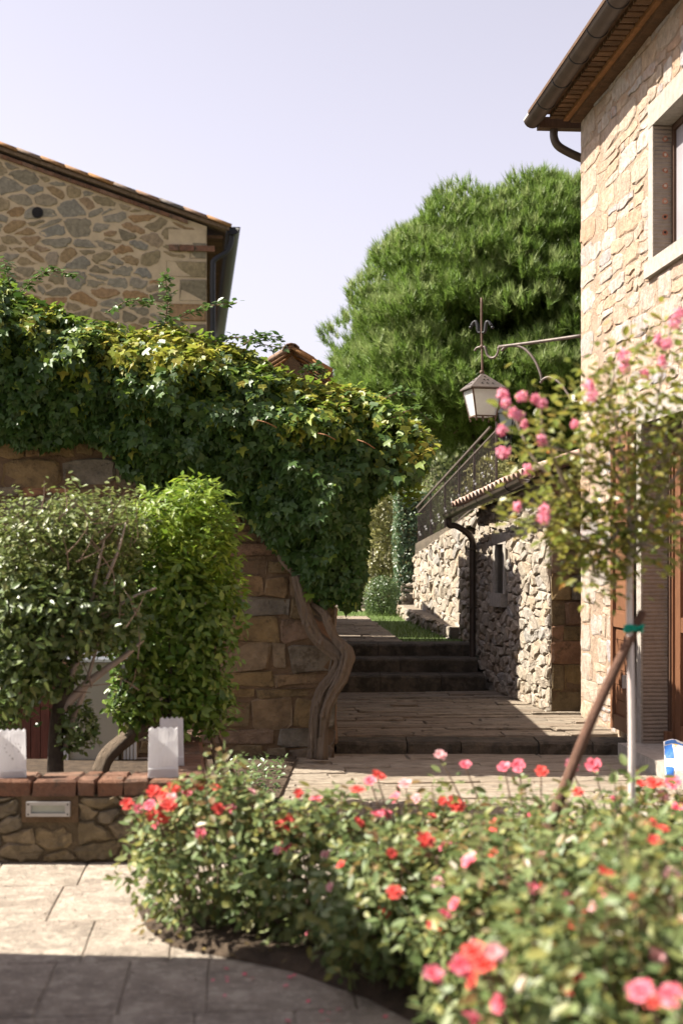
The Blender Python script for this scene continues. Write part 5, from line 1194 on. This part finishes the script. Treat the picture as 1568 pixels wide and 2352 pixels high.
# ================================================================== ROSE BED
edge_pts = [(-.98, 6.75), (-.86, 6.3), (-.72, 6.02), (-.2, 5.66), (.1, 5.3), (.3, 4.95), (.55, 4.45), (.72, 3.9), (.40, 3.3), (.2, 2.6)]
back = [(3.4, 2.6), (3.4, 7.0), (1.2, 6.95), (0, 6.85)]
ring = edge_pts + back; c0 = Vector((1.0, 5.2)); V = []
for x, y in ring: V.append((x, y, .004))
for x, y in ring: V.append((x + (c0.x - x) * .10, y + (c0.y - y) * .10, .05))
V.append((c0.x, c0.y, .07)); n = len(ring)
raw('flower_bed', V, [(i, (i + 1) % n, n + (i + 1) % n, n + i) for i in range(n)] + [(n + i, n + (i + 1) % n, 2 * n) for i in range(n)], 'soil', smooth=True, kind='structure')
def petal_flower(mats, rg):
    """open rose: petals in two whorls and a small centre"""
    mb = MB(); 
    for w, (cnt, L_, tilt, r0) in enumerate(((6, 1.0, .35, .10), (5, .72, .85, .06), (3, .45, 1.25, .03))):
        for k in range(cnt):
            a = 2 * math.pi * (k + .5 * w + rg.uniform(-.15, .15)) / cnt; t = tilt + rg.uniform(-.2, .25); ca, sa = math.cos(a), math.sin(a)
            def pt(l, s, lift): 
                rr = r0 + l * L_ * math.cos(t + lift); z = l * L_ * math.sin(t + lift) * .75; return (ca * rr - sa * s * L_, sa * rr + ca * s * L_, z)
            mb.add([pt(0, 0, 0), pt(.5, -.38, .15), pt(.5, .38, .15), pt(.95, -.3, -.05), pt(.95, .3, -.05), pt(.55, 0, -.1)], [(0, 5, 1), (0, 2, 5), (1, 5, 3), (5, 2, 4), (5, 4, 3)])
    me = bpy.data.meshes.new('flower'); me.from_pydata(mb.V, [], mb.F); me.update(); me.materials.append(M[mats]); me.shade_smooth(); return me
rf_ = random.Random(4); FM = {c: [petal_flower(c, rf_) for _ in range(3)] for c in ('coral', 'pink', 'pale_pink')}
BUSH = [(-.58, 6.28, .30, .60), (-.12, 6.08, .31, .55), (.36, 6.0, .32, .52), (.84, 6.05, .34, .52), (1.30, 6.15, .34, .53), (1.75, 6.15, .32, .60),
        (.22, 5.45, .30, .52), (.66, 5.40, .34, .60), (1.12, 5.35, .34, .64), (1.52, 5.40, .30, .64),
        (.58, 4.72, .28, .62), (.98, 4.65, .32, .70), (1.32, 4.65, .28, .74), (.62, 3.62, .30, .74), (.92, 3.95, .30, .78), (1.05, 3.3, .30, .8)]
LBL = ['rose bush at the corner of the bed by the planter, topped by coral blooms', 'rose bush second from the planter wall along the bed edge', 'rose bush in the back row opposite the vine trunk', 'rose bush in the back row sending up thin flowering shoots', 'rose bush around the foot of the young tree', 'rose bush at the back by the blue and white sack',
       'low rose bush spilling over the curved edge of the pavement', 'rose bush around the foot of the leaning wooden stake', 'rose bush directly in front of the young tree trunk', 'rose bush in front of the white and blue sack, right of the young tree',
       'rose bush on the bed edge just behind the blurred closest bush', 'leafy rose bush in the middle of the bed between stake foot and blurred bushes', 'rose bush cut off by the right edge of the photo in mid bed',
       'blurred rose bush closest to the camera with a cluster of big blooms', 'rose bush just behind the blurred closest one', 'blurred rose bush cut off by the lower right corner of the photo']
FL = [ # blooms: photo x, y, diameter in px, colour, bush
 (292,1847,34,'coral',0),(318,1858,30,'pink',0),(352,1818,36,'coral',0),(374,1826,38,'coral',0),(398,1810,36,'coral',0),(430,1824,34,'pink',0),(455,1812,28,'coral',0),(345,1850,34,'pink',0),(364,1856,40,'coral',0),(388,1850,38,'coral',0),(372,1880,42,'coral',0),(350,1872,36,'coral',0),(395,1832,32,'pale_pink',0),(360,1895,26,'pink',0),(368,1928,20,'coral',0),
 (527,1860,36,'pink',1),(685,1822,26,'coral',1),(660,1890,50,'coral',1),(655,1945,50,'pink',1),(640,1895,30,'coral',1),(760,2035,40,'coral',1),(735,2042,26,'pink',1),(710,2146,22,'pink',1),
 (820,1815,40,'coral',2),(868,1782,40,'coral',2),(850,1795,34,'pink',2),(930,1800,34,'pale_pink',2),(908,1832,34,'pink',2),(866,1872,36,'pink',2),(885,1870,34,'pink',2),(955,1835,28,'pale_pink',2),
 (1010,1735,32,'pale_pink',3),(1068,1758,32,'pink',3),(1157,1762,34,'pink',3),(1190,1760,38,'pink',3),(1045,1848,50,'coral',3),(1015,1840,24,'coral',3),(1242,1772,34,'coral',3),
 (1312,1758,38,'pink',4),(1362,1758,42,'pink',4),(1293,1888,44,'coral',4),(1210,1940,36,'pink',4),(1210,1915,26,'coral',4),(1325,1820,30,'coral',4),(1412,1838,30,'pink',4),(1375,1930,26,'pink',4),
 (1502,1802,50,'coral',5),(1545,1800,46,'pink',5),(1520,1830,36,'pale_pink',5),(1555,1860,40,'pink',5),(1470,1800,26,'coral',5),
 (885,2040,34,'pink',6),(880,2100,42,'coral',6),(905,2135,40,'coral',6),(945,2180,32,'coral',6),(820,2085,28,'coral',6),
 (975,1930,50,'coral',7),(898,1960,30,'coral',7),(1140,1895,40,'coral',7),(1140,1955,32,'coral',7),(1005,2025,36,'pale_pink',7),(1095,2090,34,'magenta',7),
 (1265,1985,48,'pink',8),(1170,2030,44,'pale_pink',8),(1215,2020,28,'coral',8),(1368,2030,46,'coral',8),(1300,2035,40,'pink',8),
 (1480,2090,40,'coral',9),(1500,1965,40,'pink',9),(1440,1985,30,'coral',9),
 (1000,2130,52,'coral',10),(1020,2100,34,'pink',10),(905,2050,40,'coral',10),(1090,2165,34,'pale_pink',10),
 (1180,2085,34,'coral',11),(1220,2040,36,'pink',11),(1540,2050,50,'coral',12),
 (1330,2115,80,'coral',14),(1390,2000,50,'coral',14),(1085,2185,70,'coral',13),(1110,2215,78,'coral',13),(1060,2220,70,'pink',13),(1135,2190,62,'pale_pink',13),(995,2240,62,'pink',13),(1305,2250,84,'coral',13),(1080,2350,70,'pink',13),(1470,2280,80,'pink',15),(1540,2290,78,'pink',15),(1490,2300,70,'coral',15)]
for bi, (bx, by, br_, bh) in enumerate(BUSH):
    t = thing('rose_bush', LBL[bi], 'rose bush', (bx, by, .04), 'rose bushes in the flower bed')
    n = 2300; c = (bx, by, .05 + bh * .5); p, q = blob(n, c, (br_ * 1.2, br_ * 1.2, bh * .52), .5, -.98, .45, 2.8)
    ex = []                                       # upright shoots that break the outline
    stems = MB()
    for k in range(9):
        a = R.uniform(0, 6.28); rr = R.uniform(.2, .8) * br_; top = Vector((bx + rr * math.cos(a), by + rr * math.sin(a), .04 + bh * R.uniform(.9, 1.22)))
        b0 = Vector((bx + .2 * rr * math.cos(a), by + .2 * rr * math.sin(a), .03)); mid = b0.lerp(top, .55) + Vector((.03 * math.cos(a), .03 * math.sin(a), 0))
        sp = spline([b0, mid, top], 4); stems.tube(sp, lerp_list([.005, .004, .002], len(sp)), 5)
        for i in range(5):
            for _ in range(5): ex.append(top.lerp(mid, i * .16) + Vector((R.gauss(0, .035), R.gauss(0, .035), R.gauss(0, .02))))
    ex = np.array(ex); eq = norm(rvec(len(ex)) + np.array([0, 0, 1]))
    p, q = np.concatenate([p, ex]), np.concatenate([q, eq]); k = len(p)
    young = (p[:, 2] > .04 + bh * .72) & (NR.random(k) < .14)
    for nm, mk, sel in (('foliage', 'rose_leaf', ~young), ('young_foliage', 'rose_young', young)):
        kk = int(sel.sum()); leaves(nm, T_OVAL, p[sel], q[sel] * .5 + np.array([0, 0, .5]) + .7 * rvec(kk), q[sel] * .7 + .7 * rvec(kk), NR.uniform(.034, .064, kk), mk, t)
    for fx, fy, fs, fc, fb in FL:
        if fb != bi: continue
        Yb = by - br_ * .55 if fy > 1290 + F * (EYE - bh) / by else by
        pos_ = P(fx, fy, Yb + R.uniform(-.06, .06)); dia = fs / F * Yb
        fc_ = 'pink' if fc == 'magenta' else fc
        nv = Vector((R.uniform(-.5, .4), R.uniform(-.9, -.2), R.uniform(.5, 1))).normalized()
        inst('flower', R.choice(FM[fc_]), t, pos_, nv.to_track_quat('Z', 'Y'), dia * (.42 if bi >= 13 else .47))
        b0 = Vector((bx + (pos_.x - bx) * .3, by + (pos_.y - by) * .3, .1)); stems.tube([b0, b0.lerp(pos_, .6) + Vector((0, 0, .04)), pos_ - nv * .01], [.005, .004, .003], 5)
        m_ = 5; lp2 = np.array([tuple(pos_ - nv * .03 - Vector((0, 0, .02 + .03 * j)) + Vector((R.gauss(0, .02), R.gauss(0, .02), 0))) for j in range(m_)])
        if pos_.z > .04 + bh: leaves('shoot_leaves', T_OVAL, lp2, np.array([0, -.3, 1]) + .6 * rvec(m_), rvec(m_), NR.uniform(.035, .055, m_), 'rose_leaf', t)
    for _ in range(5):                            # small blooms and buds scattered over the top
        d_ = rvec(1)[0]; d_[2] = abs(d_[2]) * .6 + .4; d_[1] = -abs(d_[1]); d_ /= np.linalg.norm(d_)
        pos_ = Vector((bx + d_[0] * br_ * 1.15, by + d_[1] * br_ * 1.1, .05 + bh * .5 + d_[2] * bh * .56)); nv = Vector(d_)
        inst('flower', R.choice(FM[R.choice(('coral', 'coral', 'pink', 'pale_pink'))]), t, pos_, nv.to_track_quat('Z', 'Y'), R.uniform(.016, .03))
    stems.build('stems', 'twig', t)
k = 420; lx = NR.uniform(-.95, .8, k); ly = NR.uniform(4.2, 6.6, k); kp = (ly > 5.55 - .62 * (lx + .2)) & (ly < 6.35 - .62 * (lx + .2)); lx, ly = lx[kp], ly[kp]; k = len(lx)
tag(leaves('fallen_leaves', T_OVAL, np.c_[lx, ly, np.full(k, .03) + .03 * NR.random(k)], rvec(k) * .5 + np.array([0, 0, 1]), rvec(k), NR.uniform(.025, .05, k), 'rose_young'), 'dry brown fallen leaves along the edge of the rose bed')
k = 900; lx = NR.uniform(-2.0, .3, k); ly = NR.uniform(4.6, 7.6, k); z_ = NR.uniform(.004, .010, k)
tag(leaves('gravel', T_DIA, np.c_[lx, ly, z_], rvec(k) * .7 + np.array([0, 0, 1]), rvec(k), NR.uniform(.006, .018, k), 'pale_riven'), 'scattered grit lying on the near pavement')
# fallen petals
pt_ = MB()
for k in range(34):
    x, y = R.uniform(-.5, .6), R.uniform(4.9, 5.75); y = min(y, 5.9 - .55 * (x + .5)); s = R.uniform(.008, .014); a = R.uniform(0, 6)
    pt_.add([(x + s * math.cos(a + q), y + s * math.sin(a + q), .009 + .004 * (q > 2)) for q in (0, 1.4, 3, 4.6)], [(0, 1, 2, 3)])
tag(pt_.build('fallen_petals', 'pink', None, kind='stuff'), 'small pink rose petals fallen on the pavement edge')

# ================================================================== YOUNG CRAPE MYRTLE, STAKE AND TIE
ty = 5.8
my = thing('crape_myrtle', 'young tied tree with pink blossom and a slim pale trunk', 'tree', P(1449, 2190, ty))
tr = spline([P(1450, 2210, ty), P(1449, 1900, ty), P(1450, 1700, ty), P(1447, 1500, ty), P(1444, 1380, ty), P(1446, 1240, ty)], 6)
MB().tube(tr, lerp_list([.0155, .015, .0145, .0145, .0135, .012], len(tr)), 10, ridge=.05).build('trunk', 'white_bark', my, smooth=True)
BR = [[(1446, 1300), (1420, 1220), (1370, 1170), (1300, 1120), (1230, 1060), (1190, 980), (1160, 910)], [(1445, 1330), (1415, 1280), (1350, 1240), (1280, 1200), (1190, 1170)], [(1446, 1240), (1440, 1120), (1420, 1000), (1400, 900), (1430, 820)], [(1446, 1230), (1480, 1120), (1500, 980), (1520, 850), (1540, 750)],
      [(1446, 1250), (1500, 1160), (1560, 1080), (1640, 960)], [(1446, 1290), (1510, 1220), (1580, 1190), (1650, 1160)], [(1430, 1080), (1380, 1000), (1350, 940), (1355, 890)], [(1370, 1170), (1310, 1180), (1260, 1185)], [(1300, 1120), (1250, 1000), (1240, 925)], [(1350, 1240), (1330, 1290), (1390, 1330)], [(1480, 1120), (1560, 1000), (1600, 850)], [(1440, 1120), (1380, 1060), (1310, 1040), (1240, 1020)],
      [(1446, 1260), (1480, 1250), (1530, 1280)], [(1420, 1220), (1360, 1300), (1420, 1350)]]
lpos, ldir = [], []
for bi, b_ in enumerate(BR):
    dY = [R.uniform(-.25, .25) for _ in (0, 1)]
    pts = [P(x, y, ty + (dY[0] * i / len(b_))) for i, (x, y) in enumerate(b_)]; sp = spline(pts, 7)
    MB().tube(sp, lerp_list([.009, .006, .003], len(sp)), 6).build('branch', 'pale_bark', my, smooth=True)
    for i, q in enumerate(sp):
        if i < 4 and bi != 8: continue
        frac = i / len(sp)
        for _ in range(int(15 * (1.0 if bi not in (0, 7, 9, 11) else max(.15, 1.25 - 1.2 * frac)) * (.55 if bi in (8, 12, 13, 5) else 1))):
            o = Vector((R.gauss(0, .062), R.gauss(0, .09), R.gauss(0, .056))); lpos.append(q + o); ldir.append((o * 12 + (sp[min(i + 1, len(sp) - 1)] - sp[i - 1]).normalized() * .5 + Vector((0, 0, .1))))
lm2 = [leaf_mesh('leaf', T_OVAL, 'myrtle', 1.0), leaf_mesh('leaf', T_OVAL, 'myrtle_orange', 1.0)]
idx = list(range(len(lpos))); R.shuffle(idx)
for i in idx[:290]:
    inst('leaf', lm2[1 if R.random() < .05 else 0], my, lpos[i], quat_axes(ldir[i] + Vector((R.gauss(0, .3), R.gauss(0, .3), R.gauss(0, .3))), Vector((R.gauss(0, .5), R.gauss(-.2, .5), .9))), R.uniform(.036, .06))
rest = idx[290:]; k = len(rest)
leaves('foliage', T_OVAL, [tuple(lpos[i]) for i in rest], np.array([0, -.2, .8]) + .6 * rvec(k), np.array([tuple(ldir[i]) for i in rest]) + .4 * rvec(k), NR.uniform(.034, .058, k), 'myrtle', my)
CL = [(1155, 905, 16), (1160, 925, 13), (1198, 910, 15), (1230, 918, 14), (1243, 927, 14), (1180, 948, 13), (1190, 955, 14), (1205, 975, 12), (1152, 988, 14), (1243, 1010, 14), (1152, 1040, 16), (1160, 1042, 14), (1212, 1078, 13), (1250, 1172, 17), (1246, 1190, 20), (1187, 1165, 13), (1352, 885, 18), (1360, 905, 20), (1432, 815, 20), (1434, 845, 13), (1530, 790, 16), (1548, 740, 18), (1520, 830, 14), (1320, 975, 12), (1560, 720, 16), (1480, 860, 12), (1510, 780, 13)]
for x, y, r in CL:
    yy = ty + R.uniform(-.32, -.2); r *= .68; c = P(x, y, yy); n = 80; p, q = blob(n, tuple(c), (r / F * ty, r / F * ty, r / F * ty * 1.1), .6, -1, .2)
    leaves('blossom', T_DIA, p, q + .6 * rvec(len(p)), q * .3 + rvec(len(p)), NR.uniform(.012, .021, len(p)), 'magenta', my, kind=None)
stk = MB(); a, b_ = P(1090, 2290, 5.45), P(1472, 1402, 5.83); sp = [a.lerp(b_, t) + Vector((.008 * math.sin(7 * t), 0, .006 * math.sin(11 * t))) for t in np.linspace(0, 1, 14)]
tag(stk.tube(sp, lerp_list([.024, .023, .022, .018], 14), 10, ridge=.08).build('support_stake', 'stake', smooth=True), 'leaning brown wooden stake tied to the young tree', 'stake')
tie = MB(); c = P(1447, 1443, ty)
for k in range(3):
    z = (k - 1) * .009; pts = [c + Vector((.012 + .036 * math.cos(t), -.0 + .026 * math.sin(t), z + .004 * math.sin(3 * t + k))) for t in [2 * math.pi * i / 18 for i in range(19)]]; tie.tube(pts, .006, 6)
tie.tube([c + Vector((.03, -.03, -.01)), c + Vector((.045, -.035, .012)), c + Vector((.02, -.035, .0))], [.007, .009, .005], 6)
tag(tie.build('plant_tie', 'tie', smooth=True), 'green plastic tie binding the young trunk to the stake', 'plant tie')

# ================================================================== SACK by the door
sk = thing('plastic_sack', 'crumpled white plastic sack with blue print beside the door step', 'sack', (2.62, 10.25, 0))
def sack_pt(uu, v):
    x = (uu - .5) * .52; k = 1 - abs(2 * uu - 1) ** 3; d = .10 * k * math.sin(math.pi * min(1, v * 1.1 + .05)) + .012 * noise.noise(Vector((uu * 6, v * 6, 2))); return x, d, v * .30 + .03 * noise.noise(Vector((uu * 4, v * 3, 5))) * v
V = []; Fc = []; NU, NV = 16, 10
for sgn in (-1, 1):
    for j in range(NV + 1):
        for i in range(NU + 1):
            x, d, z = sack_pt(i / NU, j / NV); V.append((2.60 + x, 10.28 + sgn * d + z * .25, .008 + z))
for s in range(2):
    o = s * (NU + 1) * (NV + 1)
    for j in range(NV):
        for i in range(NU): a = o + j * (NU + 1) + i; f_ = (a, a + 1, a + NU + 2, a + NU + 1); Fc.append(f_ if s == 0 else f_[::-1])
sko = raw('bag', V, Fc, 'sack_white', sk, smooth=True)
def patch(u0, u1, v0, v1, m, name):
    V = []; n = 6
    for j in range(n + 1):
        for i in range(n + 1):
            x, d, z = sack_pt(u0 + (u1 - u0) * i / n, v0 + (v1 - v0) * j / n); V.append((2.60 + x, 10.28 - d - .003 + z * .25, .008 + z))
    raw(name, V, [(j * (n + 1) + i, j * (n + 1) + i + 1, (j + 1) * (n + 1) + i + 1, (j + 1) * (n + 1) + i) for j in range(n) for i in range(n)], m, sk, smooth=True)
patch(.01, .10, .12, .42, 'sack_blue', 'blue_print'); patch(.01, .12, .62, .88, 'sack_blue', 'blue_print'); patch(.02, .3, .90, .985, 'sack_blue', 'blue_print'); patch(.14, .2, .84, .89, 'sack_yellow', 'yellow_print')
bpy.context.view_layer.update()
